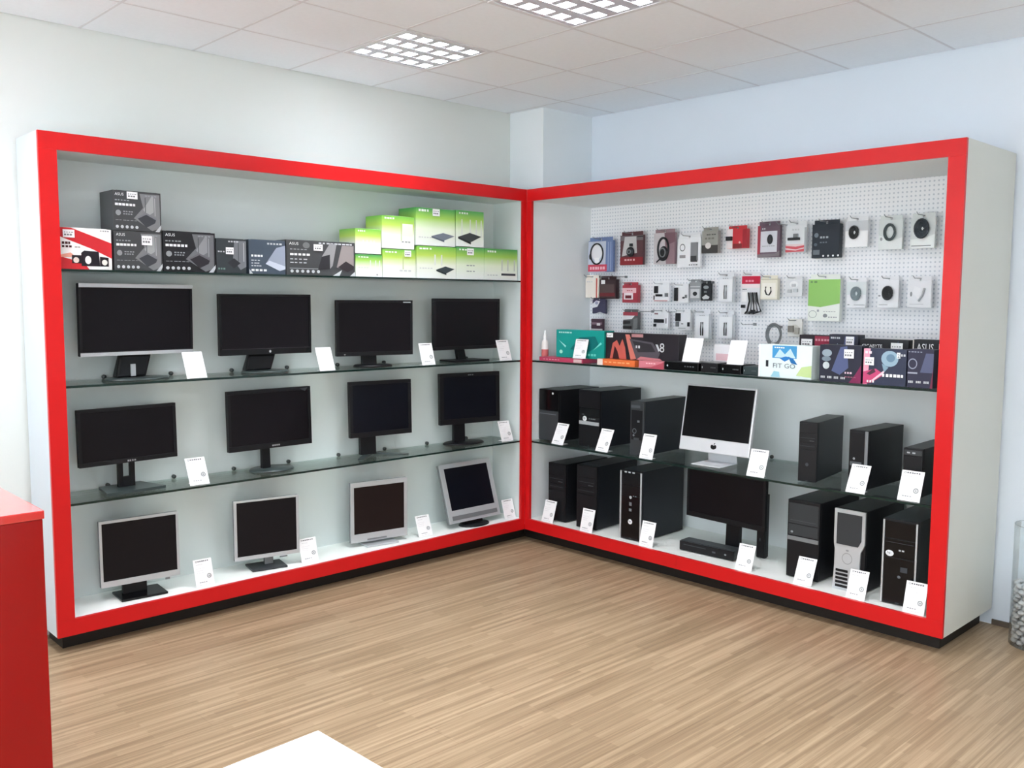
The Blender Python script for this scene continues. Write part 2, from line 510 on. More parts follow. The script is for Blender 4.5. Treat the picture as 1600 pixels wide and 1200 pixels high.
def cabinet(side, Ln, D, label, shelves, post, backm):
    """local frame: x along the front from the room corner outwards 0..-Ln (L) / 0..Ln (R), y depth, z up"""
    loc, rz = place(side, 0, 0, 0)
    c = thing('display_cabinet', label, 'display cabinet', loc, rz)
    s = -1 if side == 'L' else 1
    def bx(x0, x1, y0, y1, z0, z1, bev=0.0):
        a, b = sorted((s * x0, s * x1)); return MB().box(a, b, y0, y1, z0, z1, None, bev)
    g = 0.0
    FT = 0.02
    # carcass: side, back, top, bottom boards behind a red face frame
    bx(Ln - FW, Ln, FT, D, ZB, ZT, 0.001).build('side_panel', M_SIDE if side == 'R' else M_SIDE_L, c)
    bx(0.003, 0.022, FT, D, ZB + FW, ZT - FW).build('side_panel', backm, c)
    bx(0.022, Ln - FW, D - 0.012, D, ZB + FW, ZT - FW).build('back_panel', backm, c)
    bx(0.003, Ln - FW, FT, D, ZT - FW, ZT).build('top_panel', backm, c)
    bx(0.003, Ln - FW, FT, D, ZB, ZB + FW).build('bottom_panel', M_WHITE, c)
    pl = bx(0.0, Ln - 0.05, 0.105, D - 0.02, 0, ZB - 0.0005)
    if side == 'R': pl.box(-0.104, 0.0, 0.105, 0.16, 0, ZB - 0.0005)
    else: pl.box(0.0, 0.104, 0.105, 0.16, 0, ZB - 0.0005)
    pl.build('plinth', M_PLINTH, c)
    # red face frame
    bx(0.0, Ln, 0, FT, ZT - FW, ZT, 0.001).build('frame_rail', M_RED, c)
    if side == 'R':                                   # lower rail joined from two lengths
        bx(0.0, Ln * 0.455, 0, FT, ZB, ZB + FW, 0.001).build('frame_rail', M_RED, c)
        bx(Ln * 0.455 + 0.001, Ln, 0, FT, ZB, ZB + FW, 0.001).build('frame_rail', M_RED, c)
    else:
        bx(0.0, Ln, 0, FT, ZB, ZB + FW, 0.001).build('frame_rail', M_RED, c)
    bx(Ln - FW, Ln, 0, FT, ZB + FW, ZT - FW, 0.001).build('frame_post', M_RED, c)
    bx(0.0, post, 0, FT, ZB + FW, ZT - FW, 0.001).build('frame_post', M_RED, c)
    for k in shelves:
        z = ZS[k]
        sh = bx(0.023, Ln - FW - 0.001, 0.0225, D - 0.014, z - SHELF_T, z).build('glass_shelf', M_GLASS, c)
        e = bx(0.023, Ln - FW - 0.001, 0.020, 0.0223, z - SHELF_T, z).build('shelf_edge', M_EDGE, sh)
        if side == 'L' and k == 1: continue
        n = 8
        for q in range(n):
            x = s * (0.28 + (Ln - FW - 0.56) * q / (n - 1))
            pn = MB().lathe([(0.0, 0), (0.011, 0), (0.011, 0.014), (0.008, 0.018), (0, 0.018)], None, 12, cap=False)
            bmesh.ops.transform(pn.bm, matrix=Matrix.Translation((x, D - 0.0122, z + 0.011)) @ Matrix.Rotation(PI / 2, 4, 'X'), verts=pn.bm.verts)
            pn.build('shelf_pin', M_PIN, c)
    return c
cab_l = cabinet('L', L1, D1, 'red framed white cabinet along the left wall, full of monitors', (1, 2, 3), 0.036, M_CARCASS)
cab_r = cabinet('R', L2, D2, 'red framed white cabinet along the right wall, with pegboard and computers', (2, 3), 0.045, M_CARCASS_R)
MB().box(0.0225, L2 - FW - 0.001, D2 - 0.022, D2 - 0.0125, ZS[2] + 0.005, ZT - FW - 0.001).build('pegboard', M_PEG, cab_r)

# ================================================================== COUNTER, TABLE
ct = thing('counter', 'red glossy shop counter at the left edge, in front of the cabinet', 'counter', (-3.60, -1.685, 0))
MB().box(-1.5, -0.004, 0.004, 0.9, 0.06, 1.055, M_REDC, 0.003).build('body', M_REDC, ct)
MB().box(-1.5, 0, 0, 0.905, 1.0552, 1.08, M_REDTOP, 0.003).build('counter_top', M_REDTOP, ct)
MB().box(-1.48, -0.04, 0.04, 0.87, 0, 0.0598).build('plinth', M_PLINTH, ct)
tb = thing('table', 'white glossy table top in the foreground, only one corner showing', 'table', (-3.387, -2.805, 0), 0.04)
MB().box(-0.62, 0, -0.75, 0, 0.715, 0.75, M_TABLE, 0.003).build('table_top', M_TABLE, tb)
for x in (-0.57, -0.05):
    for y in (-0.70, -0.05):
        MB().box(x - 0.02, x + 0.02, y - 0.02, y + 0.02, 0, 0.7148, None, 0.002).build('leg', M_WHITE, tb)

# ================================================================== CEILING LIGHTS
def ceiling_light(i, j, label):
    x, y = TX + (i + 0.5) * T, TY + (j + 0.5) * T
    g = thing('ceiling_light', label, 'ceiling light', (x, y, CZ))
    h = T / 2 - 0.0078
    f = MB()
    for a, b, c, d in ((-h, h, -h, -h + 0.018), (-h, h, h - 0.018, h), (-h, -h + 0.018, -h + 0.018, h - 0.018), (h - 0.018, h, -h + 0.018, h - 0.018)):
        f.box(a, b, c, d, -0.004, 0.012)
    f.build('frame', M_HOUSING, g)
    hs = MB().box(-h + 0.010, h - 0.010, -h + 0.010, h - 0.010, 0.118, 0.126)
    for a, b, c, d in ((-h + .010, h - .010, -h + .010, -h + .017), (-h + .010, h - .010, h - .017, h - .010), (-h + .010, -h + .017, -h + .017, h - .017), (h - .017, h - .010, -h + .017, h - .017)):
        hs.box(a, b, c, d, 0.0122, 0.118)
    hs.build('housing', M_HOUSING, g)
    q = h - 0.019
    for k in range(4):
        yy = -q + 2 * q * (k + 0.5) / 4
        MB().tube([(-q + 0.02, yy, 0.092), (q - 0.02, yy, 0.092)], 0.013, M_TUBE, 10).build('tube', M_TUBE, g)
    # parabolic louvre: tall V blades one way, cross blades the other way
    for k in range(5):
        yy = -q + 2 * q * k / 4
        w = 0.030
        lo = max(yy - w, -q); hi = min(yy + w, q)
        MB().prism([(lo, -0.002), (hi, -0.002), (yy + (hi - yy) * 0.2, 0.058), (yy + (lo - yy) * 0.2, 0.058)], -q, q, None, 'yz').build('louvre_blade', M_LOUVRE, g)
    for k in range(6):
        xx = -q + 2 * q * k / 5
        w = 0.021
        lo = max(xx - w, -q); hi = min(xx + w, q)
        for r in range(4):
            ya, yb = -q + 2 * q * r / 4 + 0.0302, -q + 2 * q * (r + 1) / 4 - 0.0302
            MB().prism([(lo, -0.0015), (hi, -0.0015), (xx + (hi - xx) * 0.2, 0.052), (xx + (lo - xx) * 0.2, 0.052)], ya, yb, None, 'xz').build('cross_blade', M_LOUVRE, g)
    ld = bpy.data.lights.new('tube_light', 'AREA')
    ld.shape = 'SQUARE'; ld.size = 0.5; ld.spread = math.radians(120); ld.energy = LAMP_W; ld.color = (0.97, 0.985, 1.0)
    lo = bpy.data.objects.new('tube_light', ld); COL.objects.link(lo); lo.parent = g
    lo.location = (0, 0, 0.075)
    return g
ceiling_light(-1, 1, 'square louvre ceiling light nearer the left wall, whole in view')
ceiling_light(-1, -1, 'square louvre ceiling light cut by the top edge of the picture')
for i, j in LIGHT_CELLS[2:]:
    g = ceiling_light(i, j, 'square louvre ceiling light further back in the shop, out of view')
    g['group'] = 'louvre ceiling lights out of view'

# ================================================================== MONITORS
def monitor(side, s, d, zsh, rot, w, zb, h, label, tilt=0.0, bez=(0.016, 0.016, 0.022), bezm=M_BLACK, scr=M_SCREEN, back=M_BLACK,
            stand=None, thick=0.045, trims=(), deco=None):
    """panel front plane at depth d; local origin on the shelf under the panel's middle"""
    loc, rz = place(side, s, d, zsh, rot)
    g = thing('monitor', label, 'monitor', loc, rz)
    z0 = zb - zsh
    bs, bt, bb = bez
    P = (0, 0, z0)
    # housing: front slab and a stepped bulge behind
    hb = MB().box(-w / 2, w / 2, 0.006, thick * 0.55, 0, h, None, 0.004)
    hb.hull8([(-w * .36, thick * .55, h * .12), (w * .36, thick * .55, h * .12), (w * .36, thick * .55, h * .85), (-w * .36, thick * .55, h * .85),
              (-w * .28, thick * 1.25, h * .2), (w * .28, thick * 1.25, h * .2), (w * .28, thick * 1.25, h * .75), (-w * .28, thick * 1.25, h * .75)], None)
    hb.shift(tilt, P).build('housing', back, g)
    b = MB()
    for x0, x1, a, c in ((-w / 2, w / 2, 0, bb), (-w / 2, w / 2, h - bt, h), (-w / 2, -w / 2 + bs, bb, h - bt), (w / 2 - bs, w / 2, bb, h - bt)):
        b.box(x0, x1, -0.004, 0.006, a, c, None, 0.0015)
    bz = b.shift(tilt, P).build('bezel', bezm, g)
    MB().box(-w / 2 + bs, w / 2 - bs, 0.0, 0.0059, bb, h - bt).shift(tilt, P).build('screen', scr, g)
    for nm, x0, x1, a, c, m in trims:
        MB().box(x0 * w, x1 * w, -0.0075, -0.0041, a * h, c * h, None, 0.0008).shift(tilt, P).build(nm, m, bz)
    if deco: art(g, deco, w, h, -0.0041, 0, 'logo', tilt, P)
    if stand: stand(g, z0, w, h, tilt, thick)
    return g

def st_blob(nx=0.0, bx=0.0, bw=0.15, m=M_BLACKG, silver=False):
    def f(g, z0, w, h, tilt, th):
        # thick curved glossy neck leaning back into the hinge, on a flat glass-like foot
        n = MB()
        n.hull8([(nx - 0.085, .03, .012), (nx + .07, .03, .012), (nx + .07, .085, .012), (nx - .085, .085, .012),
                 (nx - .05, .05, z0 + .03), (nx + .12, .05, z0 + .03), (nx + .12, .075, z0 + .03), (nx - .05, .075, z0 + .03)], None, 0.01)
        n.build('neck', m, g)
        if silver: MB().box(nx - .012, nx + .012, .024, .0335, .018, z0 * .62).build('neck_insert', M_SILVER, g)
        MB().lathe([(0.0, 0.0002), (bw, .0002), (bw, .006), (bw * .96, .0115), (0, .0118)], None, 36, 1, min(1, .105 / bw), bx, .03, cap=False).build('base', M_DGREEN, g)
    return f
def st_col(nw=0.05, nx=0.0, shape='oval', bw=0.13, bd=0.095, m=M_BLACK, bm_=M_BLACK, bx=0.0, yo=0.03, slot=False, lean=0.0):
    def f(g, z0, w, h, tilt, th):
        n = MB()
        top = z0 + h * 0.25
        if slot:
            for q in (-1, 1):
                a, b = sorted((nx + q * nw * .22, nx + q * nw * .5))
                n.box(a, b, yo + .012, yo + .035, .010, top, None, .002)
            n.box(nx - nw * .22, nx + nw * .22, yo + .013, yo + .034, .010, z0 * .45)
        else:
            n.hull8([(nx - nw / 2 + lean, yo + .01, .010), (nx + nw / 2 + lean, yo + .01, .010), (nx + nw / 2 + lean, yo + .04, .010), (nx - nw / 2 + lean, yo + .04, .010),
                     (nx - nw / 2, yo + .022 - 0.0, top), (nx + nw / 2, yo + .022, top), (nx + nw / 2, yo + .042, top), (nx - nw / 2, yo + .042, top)], None, .003)
        n.build('neck', m, g)
        b = MB()
        if shape == 'oval':
            b.lathe([(0, .0002), (bw, .0002), (bw, .005), (bw * .93, .011), (0, .0125)], None, 36, 1, bd / bw, bx, yo + .01, cap=False)
        elif shape == 'rect':
            b.box(bx - bw, bx + bw, yo - bd, yo + bd, .0002, .012, None, .003)
        elif shape == 'trap':
            b.prism([(bx - bw, yo - bd), (bx + bw, yo - bd), (bx + bw * .72, yo + bd), (bx - bw * .72, yo + bd)], .0002, .014, None, 'xy')
        elif shape == 'vee':
            for q in (-1, 1):
                b.hull8([(bx + q * .02 - .03, yo + .06, .0002), (bx + q * .02 + .03, yo + .06, .0002), (bx + q * bw + .02, yo - bd, .0002), (bx + q * bw - .02, yo - bd, .0002),
                         (bx + q * .02 - .03, yo + .06, .013), (bx + q * .02 + .03, yo + .06, .013), (bx + q * bw + .02, yo - bd, .007), (bx + q * bw - .02, yo - bd, .007)], None)
        b.build('base', bm_, g)
    return f

z2, z3, z0_ = ZS[2], ZS[3], ZS[0]
monitor('L', -2.597, .15, z2, .09, .590, 1.407, .355, 'large black monitor with silver top and bottom rims, leftmost on upper monitor shelf', -.02, (.012, .022, .022), M_BLACK,
        stand=st_blob(-.02, 0.0, .165, silver=True), trims=[('silver_rim', -.5, .5, .945, 1.0, M_SILVER), ('silver_rim', -.5, .5, 0, .05, M_SILVER)])
monitor('L', -1.884, .15, z2, -.019, .557, 1.382, .335, 'black monitor with glossy lower bezel and small round badge, second on upper shelf', 0, (.014, .014, .034), M_BLACKG,
        stand=st_blob(-.03, .0, .135), deco=[('r', .02, .098, .98, .104, (70, 66, 72)), ('e', .53, .05, .012, .022, (170, 175, 178))])
monitor('L', -1.150, .15, z2, -.18, .510, 1.348, .339, 'black monitor with small white mark in its upper right corner, third on upper shelf', 0, (.016, .016, .024),
        stand=st_col(.095, -.02, 'oval', .125, .09), deco=[('r', .87, .955, .97, .972, (190, 196, 200)), ('e', .10, .03, .012, .012, (150, 150, 150))])
monitor('L', -.402, .15, z2, 0.0, .580, 1.362, .338, 'black monitor on a slanting neck and flat foot, nearest the corner on upper shelf', 0, (.018, .018, .022), back=M_BLACK,
        stand=st_col(.07, -.04, 'rect', .15, .085, lean=.03, bx=.0))
monitor('L', -2.659, .15, z3, .061, .503, .863, .284, 'wide black monitor on a two-column neck, leftmost on middle shelf', .027, (.016, .016, .022),
        stand=st_col(.085, .0, 'trap', .15, .10, bm_=M_DGREEN, slot=True), deco=[('bars', .47, .56, .02, .03, 4, (150, 152, 156))])
monitor('L', -1.866, .15, z3, .026, .525, .850, .336, 'black monitor on a slim column with round grey foot, second on middle shelf', .032, (.018, .02, .03),
        stand=st_col(.05, -.01, 'oval', .135, .10, bm_=M_DGREEN, bx=.02), deco=[('bars', .50, .60, .03, .025, 4, (150, 152, 156)), ('p', [(.86, .97), (.96, .98), (.93, .92)], (66, 68, 74))])
monitor('L', -1.109, .15, z3, -.099, .437, .846, .344, 'squarish bluish-black monitor on a thick column, third on middle shelf', .028, (.022, .022, .03), scr=M_SCREENB,
        stand=st_col(.11, -.07, 'vee', .16, .09, M_BLACK, M_DGREEN, bx=-.02))
monitor('L', -.375, .15, z3, -.132, .483, .859, .344, 'squarish black monitor with round foot, nearest the corner on middle shelf', .024, (.03, .026, .036), scr=M_SCREENB,
        stand=st_col(.09, -.06, 'oval', .155, .095, bx=-.03), deco=[('bars', .46, .56, .945, .02, 3, (130, 134, 138))])
monitor('L', -2.629, .13, z0_, -.08, .393, .242, .338, 'silver framed square monitor with black foot, leftmost on the bottom board', .018, (.013, .014, .03), M_SILVER, M_SCREEN, M_SILVERD,
        stand=st_col(.12, -.02, 'rect', .115, .085, M_BLACK, M_BLACKG), trims=[('button', .30, .36, -.035, -.005, M_SILVERD)])
monitor('L', -1.915, .13, z0_, -.2, .372, .231, .340, 'silver framed square monitor with small dark foot, second on the bottom board', .012, (.016, .012, .022), M_SILVER, M_SCREEN, M_SILVERD,
        stand=st_col(.05, .02, 'rect', .10, .075, M_SILVERD, M_DARK), trims=[('button', .18, .30, -.03, -.004, M_SILVERD)])
monitor('L', -1.145, .13, z0_, -.15, .390, .196, .375, 'silver monitor with brownish black screen and deep lower bezel, third on the bottom board', 0.0, (.022, .03, .052), M_SILVER, M_SCREENR, M_SILVERD,
        stand=st_col(.13, -.02, 'rect', .11, .08, M_SILVER, M_SILVER), trims=[('speaker_strip', -.22, .12, .02, .045, M_SILVERD)])
monitor('L', -.377, .09, z0_, .0, .455, .205, .400, 'silver monitor tilted far back with broad lower bezel, nearest the corner on the bottom board', .31, (.034, .03, .085), M_SILVER, M_SCREENB, M_SILVERD,
        stand=st_col(.16, 0, 'oval', .12, .08, M_BLACK, M_BLACK, yo=.01), trims=[('speaker_strip', -.44, .44, .05, .12, M_SILVERD)], thick=.05)

# all-in-one with white chin
def all_in_one():
    s, d, rot, w, zb, h, tilt = 1.423, .17, .021, .485, .788, .406, .186
    loc, rz = place('R', s, d, z3, rot)
    g = thing('all_in_one_computer', 'aluminium all-in-one computer with black glass and pale chin, on the shelf of black towers', 'computer', loc, rz)
    P = (0, 0, zb - z3)
    ch = h * .205
    b = MB().box(-w / 2, w / 2, 0, .022, 0, h, None, .006)
    b.hull8([(-w * .42, .022, h * .08), (w * .42, .022, h * .08), (w * .42, .022, h * .94), (-w * .42, .022, h * .94),
             (-w * .25, .05, h * .25), (w * .25, .05, h * .25), (w * .25, .05, h * .8), (-w * .25, .05, h * .8)], None)
    b.shift(tilt, P).build('housing', M_ALU, g)
    MB().box(-w / 2 + .012, w / 2 - .012, -.003, -.0002, ch, h - .012, None, .001).shift(tilt, P).build('screen', M_BLACKG, g)
    a = [('e', .478, .095, .020, .030, (14, 14, 16)), ('e', .522, .095, .020, .030, (14, 14, 16)), ('e', .5, .085, .03, .030, (14, 14, 16)),
         ('p', [(.5, .128), (.507, .15), (.522, .156), (.515, .134)], (14, 14, 16))]
    art(g, a, w, h, -.0003, 0, 'logo', tilt, P)
    # bent aluminium foot
    f = MB()
    f.box(-.10, .10, -.075, .115, .0003, .006, None, .002)
    f.hull8([(-.10, .109, .006), (.10, .109, .006), (.10, .115, .006), (-.10, .115, .006), (-.09, .085, zb - z3 + .16), (.09, .085, zb - z3 + .16), (.09, .091, zb - z3 + .16), (-.09, .091, zb - z3 + .16)], None)
    f.build('foot', M_ALU, g)
all_in_one()
monitor('R', 1.452, .27, z0_, -.05, .570, .352, .312, 'large black monitor standing among the towers on the bottom board, right cabinet', 0, (.018, .018, .03),
        stand=st_col(.1, .03, 'rect', .12, .03, yo=.03))

# ================================================================== TOWERS
def tower(s, d, z, rot, w, h, dep, label, style, case=M_CASE, front=M_BLACK, silver=False):
    loc, rz = place('R', s, d, z, rot)
    g = thing('computer_tower', label, 'computer', loc, rz)
    fd = .018
    MB().box(-w / 2, w / 2, fd + .0005, dep, .006, h, None, .003).build('case', case, g)
    for x in (-w / 2 + min(.025, w * .28), w / 2 - min(.025, w * .28)):
        for y in (min(.06, dep * .5), max(dep - .06, dep * .75)):
            MB().lathe([(.011, 0), (.012, .0058)], None, 10, cx=x, cy=y).build('rubber_foot', M_BLACK, g)
    def slab(x0, x1, a, c, y0, m, nm, par, bev=.0012):
        return MB().box(x0 * w, x1 * w, y0, .0002, a * h, c * h, None, bev).build(nm, m, par)
    fr = MB().box(-w / 2, w / 2, 0, fd, .004, h, None, .004).build('front_panel', front, g)
    y = -.003
    if style == 'split':             # dark upper part, grey lower part, hinge line
        slab(-.49, .49, .60, .99, y, M_BLACKG, 'drive_cover', g)
        slab(-.49, .49, .02, .585, y, M_CASEG, 'lower_cover', g)
        art(g, [('e', .72, .93, .045, .022, (235, 238, 240)), ('r', .05, .52, .9, .535, (110, 116, 122))], w, h, y - .0002)
    elif style == 'strip':           # silver strip under two bays, badge above it
        slab(-.49, .49, .70, .985, y, M_BLACK, 'drive_bay', g)
        slab(-.49, .49, .54, .69, y, M_BLACKG, 'drive_bay', g)
        slab(-.48, .48, .395, .455, y - .002, M_SILVER, 'silver_strip', g)
        slab(-.49, .49, .02, .385, y, M_BLACK, 'lower_cover', g)
        art(g, [('e', .30, .50, .10, .045, (225, 230, 235)), ('t', 'hp', .24, .482, .045, (30, 34, 44)), ('bars', .5, .85, .495, .02, 4, (120, 126, 130))], w, h, y - .0005)
    elif style == 'slim':            # slim case with small vertical bay
        slab(-.40, .40, .86, .975, y, M_DARK, 'drive_bay', g)
        slab(-.40, .40, .30, .84, y, M_BLACK, 'front_grille', g)
        art(g, [('r', .08, .88, .75, .93, (78, 84, 90)), ('r', .55, .62, .72, .66, (110, 116, 120)), ('o', .35, .46, .16, .05, .35, (88, 94, 100)), ('r', .3, .3, .7, .34, (64, 70, 74)), ('e', .3, .38, .07, .02, (120, 126, 132))], w, h, y - .0004)
    elif style == 'plain':           # bays with fine seams
        for a, c in ((.82, .975), (.66, .81), (.55, .65)):
            slab(-.46, .46, a, c, y, M_BLACK, 'drive_bay', g)
        slab(-.46, .46, .03, .54, y, M_BLACK, 'lower_cover', g)
        art(g, [('r', .1, .735, .88, .74, (70, 74, 80)), ('r', .1, .6, .88, .605, (66, 70, 76)), ('r', .6, .69, .85, .70, (86, 90, 94)), ('e', .5, .3, .09, .03, (66, 70, 78))], w, h, y - .0004)
    elif style == 'silverside':      # tall glossy front between two silver edges
        for q in (-1, 1):
            a, b = sorted((q * .5, q * .44))
            slab(a, b, .012, .985, -.006, M_SILVER, 'silver_edge', g)
        slab(-.43, .43, .80, .975, y, M_BLACKG, 'drive_bay', g)
        slab(-.43, .43, .64, .79, y, M_BLACKG, 'drive_bay', g)
        slab(-.43, .43, .02, .63, y, M_BLACKG, 'lower_cover', g)
        art(g, [('bars', .2, .75, .965, .02, 3, (190, 196, 200)), ('e', .5, .62, .06, .022, (185, 190, 195)), ('r', .44, .5, .56, .55, (120, 124, 128)), ('r', .44, .42, .56, .46, (120, 124, 128)),
                ('e', .5, .27, .10, .036, (232, 236, 240)), ('t', 'hp', .435, .255, .036, (26, 30, 40)), ('bars', .62, .8, .64, .012, 2, (120, 126, 132))], w, h, y - .0006)
    elif style == 'badge':           # like silverside with the badge half way up
        for q in (-1, 1):
            a, b = sorted((q * .5, q * .45))
            slab(a, b, .012, .985, -.006, M_SILVER, 'silver_edge', g)
        slab(-.44, .44, .78, .975, y, M_BLACKG, 'drive_bay', g)
        slab(-.44, .44, .56, .77, y, M_BLACKG, 'drive_bay', g)
        slab(-.44, .44, .02, .55, y, M_BLACKG, 'lower_cover', g)
        art(g, [('e', .22, .60, .12, .036, (228, 233, 238)), ('t', 'hp', .155, .585, .036, (26, 30, 40)), ('bars', .48, .66, .64, .018, 2, (190, 194, 198)),
                ('r', .55, .40, .75, .46, (60, 64, 70)), ('e', .52, .34, .05, .016, (100, 106, 112)), ('r', .1, .73, .9, .734, (70, 72, 80))], w, h, y - .0006)
    elif style == 'band':            # black tower with a silver band across
        slab(-.46, .46, .70, .96, y, M_DARK, 'drive_bay', g)
        slab(-.46, .46, .55, .69, y, M_DARK, 'drive_bay', g)
        slab(-.485, .485, .485, .535, y - .003, M_SILVERD, 'silver_band', g)
        slab(-.46, .46, .03, .475, y, M_BLACK, 'lower_cover', g)
        art(g, [('e', .16, .59, .04, .014, (150, 156, 160)), ('r', .1, .74, .9, .745, (86, 92, 96)), ('e', .85, .02 + .08, .03, .012, (160, 165, 170))], w, h, y - .0006)
    elif style == 'silverface':      # silver face with dark window above, waist and ribs below
        pts = [(-.5, .995), (.5, .995), (.5, .60), (.46, .56), (.38, .50), (.36, .30), (.46, .16), (.5, .0), (-.5, .0), (-.48, .16), (-.46, .30), (-.46, .50), (-.49, .56), (-.5, .62)]
        MB().prism([(a * w, b * h) for a, b in pts], -.012, 0, None).build('silver_face', M_SILVER, g)
        MB().prism([(a * w, b * h) for a, b in [(-.40, .95), (.40, .95), (.40, .64), (.30, .565), (-.40, .565)]], -.016, -.0122, None).build('dark_window', M_DARK, g)
        for k in range(5):
            MB().box(-.40 * w, .0 * w, -.0145, -.0122, (.035 + .048 * k) * h, (.065 + .048 * k) * h).build('vent_rib', M_BLACK, g)
        art(g, [('o', .46, .40, .17, .07, .12, (150, 154, 158)), ('e', .46, .50, .05, .012, (150, 154, 158))], w, h, -.0124)
    elif style == 'mesh':            # slim dark case with a bright side strip
        slab(-.46, .30, .1, .96, y, M_BLACK, 'front_grille', g)
        slab(.34, .50, .01, .99, -.006, M_SILVERD, 'silver_edge', g)
        art(g, [('e', .3, .52, .06, .02, (150, 155, 160)), ('r', .1, .4, .7, .47, (90, 95, 100))], w, h, y - .0005)
    elif style == 'lowslim':         # slim case with badge and connector row
        slab(-.46, .46, .86, .96, y, M_DARK, 'drive_bay', g)
        slab(-.46, .46, .2, .84, y, M_BLACK, 'front_grille', g)
        art(g, [('bars', .2, .75, .895, .03, 2, (170, 176, 180)), ('e', .5, .30, .12, .02, (120, 126, 130)), ('r', .2, .08, .7, .12, (210, 214, 218)), ('o', .4, .24, .25, .05, .3, (90, 96, 100))], w, h, y - .0005)
    MB().box(-w * .05, w * .05, -.005, .0, h * .02, h * .035).build('power_button', M_DARK, g)
    return g

tower(.128, .101, z3, 0.0, .185, .360, .42, 'black tower with grey lower front and white dot, leftmost on the glass shelf', 'split', M_CASE)
tower(.500, .102, z3, -.02, .185, .382, .42, 'black tower with a silver strip across its front, second on the glass shelf', 'strip', M_CASEB)
tower(.931, .065, z3, .05, .103, .347, .48, 'slim dark grey tower between the silver strip tower and the all-in-one computer', 'slim', M_CASEB, M_DARK)
tower(2.072, .098, z3, .145, .100, .329, .42, 'slim all-black tower standing alone right of the all-in-one computer', 'plain', M_CASEB)
tower(2.345, .118, z3, -.02, .104, .312, .40, 'slim black tower with grey strip, second from the right on the glass shelf', 'mesh', M_CASE)
tower(2.62, .132, z3, .03, .095, .249, .40, 'low slim black tower at the right end of the glass shelf', 'lowslim', M_CASE)
tower(.218, .095, z0_, .02, .160, .406, .45, 'plain black tower leftmost on the bottom board', 'plain', M_CASE)
tower(.500, .085, z0_, .05, .170, .430, .45, 'plain black tower second from the left on the bottom board', 'plain', M_CASEB)
tower(.884, .077, z0_, .027, .170, .450, .46, 'black tower with two bright silver edges and round badge near the foot', 'silverside', M_CASEB)
tower(1.668, .325, z0_, 0, .05, .385, .05, 'thin upright black unit peeping out behind the right edge of the bottom board monitor', 'plain', M_CASEB)
tower(2.044, .132, z0_, .006, .190, .437, .46, 'black tower with a grey band across its middle, on the bottom board', 'band', M_CASE)
tower(2.314, .130, z0_, .003, .168, .437, .46, 'black tower with a waisted silver face and dark window, on the bottom board', 'silverface', M_CASE)
tower(2.594, .088, z0_, .029, .172, .438, .46, 'black tower with silver edges and badge half way up, rightmost on bottom board', 'badge', M_CASEG)
# small desktop lying flat under the monitor
loc, rz = place('R', 1.415, .135, z0_, .05)
dk = thing('desktop_computer', 'flat black desktop computer lying in front of the monitor on the bottom board', 'computer', loc, rz)
MB().box(-.185, .185, .015, .105, .006, .062, None, .003).build('case', M_CASEG, dk)
MB().box(-.185, .185, 0, .0148, .004, .060, None, .003).build('front_panel', M_BLACK, dk)
for x in (-.16, .16):
    for y in (.03, .09):
        MB().lathe([(.010, 0), (.011, .0058)], None, 10, cx=x, cy=y).build('rubber_foot', M_BLACK, dk)
art(dk, [('r', .08, .62, .5, .72, (60, 64, 70)), ('e', .86, .5, .02, .1, (140, 146, 150)), ('r', .62, .4, .68, .58, (80, 84, 90))], .37, .056, 0, .004)

# ================================================================== PRICE CARDS
def card_copy(side, s, d, z, rot, w, h, tilt, label, cat='price card', pale=False):
    loc, rz = place(side, s, d, z, rot)
    g = thing('price_card', label, cat, loc, rz, 'white price cards')
    lift = .0006 + .0016 * math.sin(tilt)
    sh = MB().box(-w / 2, w / 2, 0, .0016, 0, h).shift(tilt, (0, 0, lift)).build('card_sheet', M_PAPER, g)
    # folded easel: foot strip on the shelf and strut to the back of the sheet
    t = math.tan(tilt) * h * .6
    f = MB().box(-w * .3, w * .3, .004, .035 + t, .0002, .0012)
    f.build('easel_foot', M_PAPER, g)
    it = [] if pale else [('o', .16, .925, .05, .035, .35, (110, 114, 120)), ('bars', .24, .85, .905, .04, 6, (86, 90, 98)), ('bars', .15, .5, .80, .015, 4, (180, 182, 186)),
          ('bars', .12, .6, .66, .012, 5, (205, 206, 210)), ('bars', .12, .55, .58, .012, 5, (205, 206, 210)), ('bars', .12, .5, .50, .012, 4, (205, 206, 210)),
          ('o', .76, .36, .12, .085, .35, (148, 154, 156)), ('e', .76, .36, .045, .032, (178, 182, 184)), ('bars', .2, .65, .14, .03, 4, (150, 152, 158)), ('bars', .2, .8, .06, .012, 6, (190, 190, 194))]
    if it: art(g, it, w, h, 0, 0, 'print', tilt, (0, 0, lift))
    return g
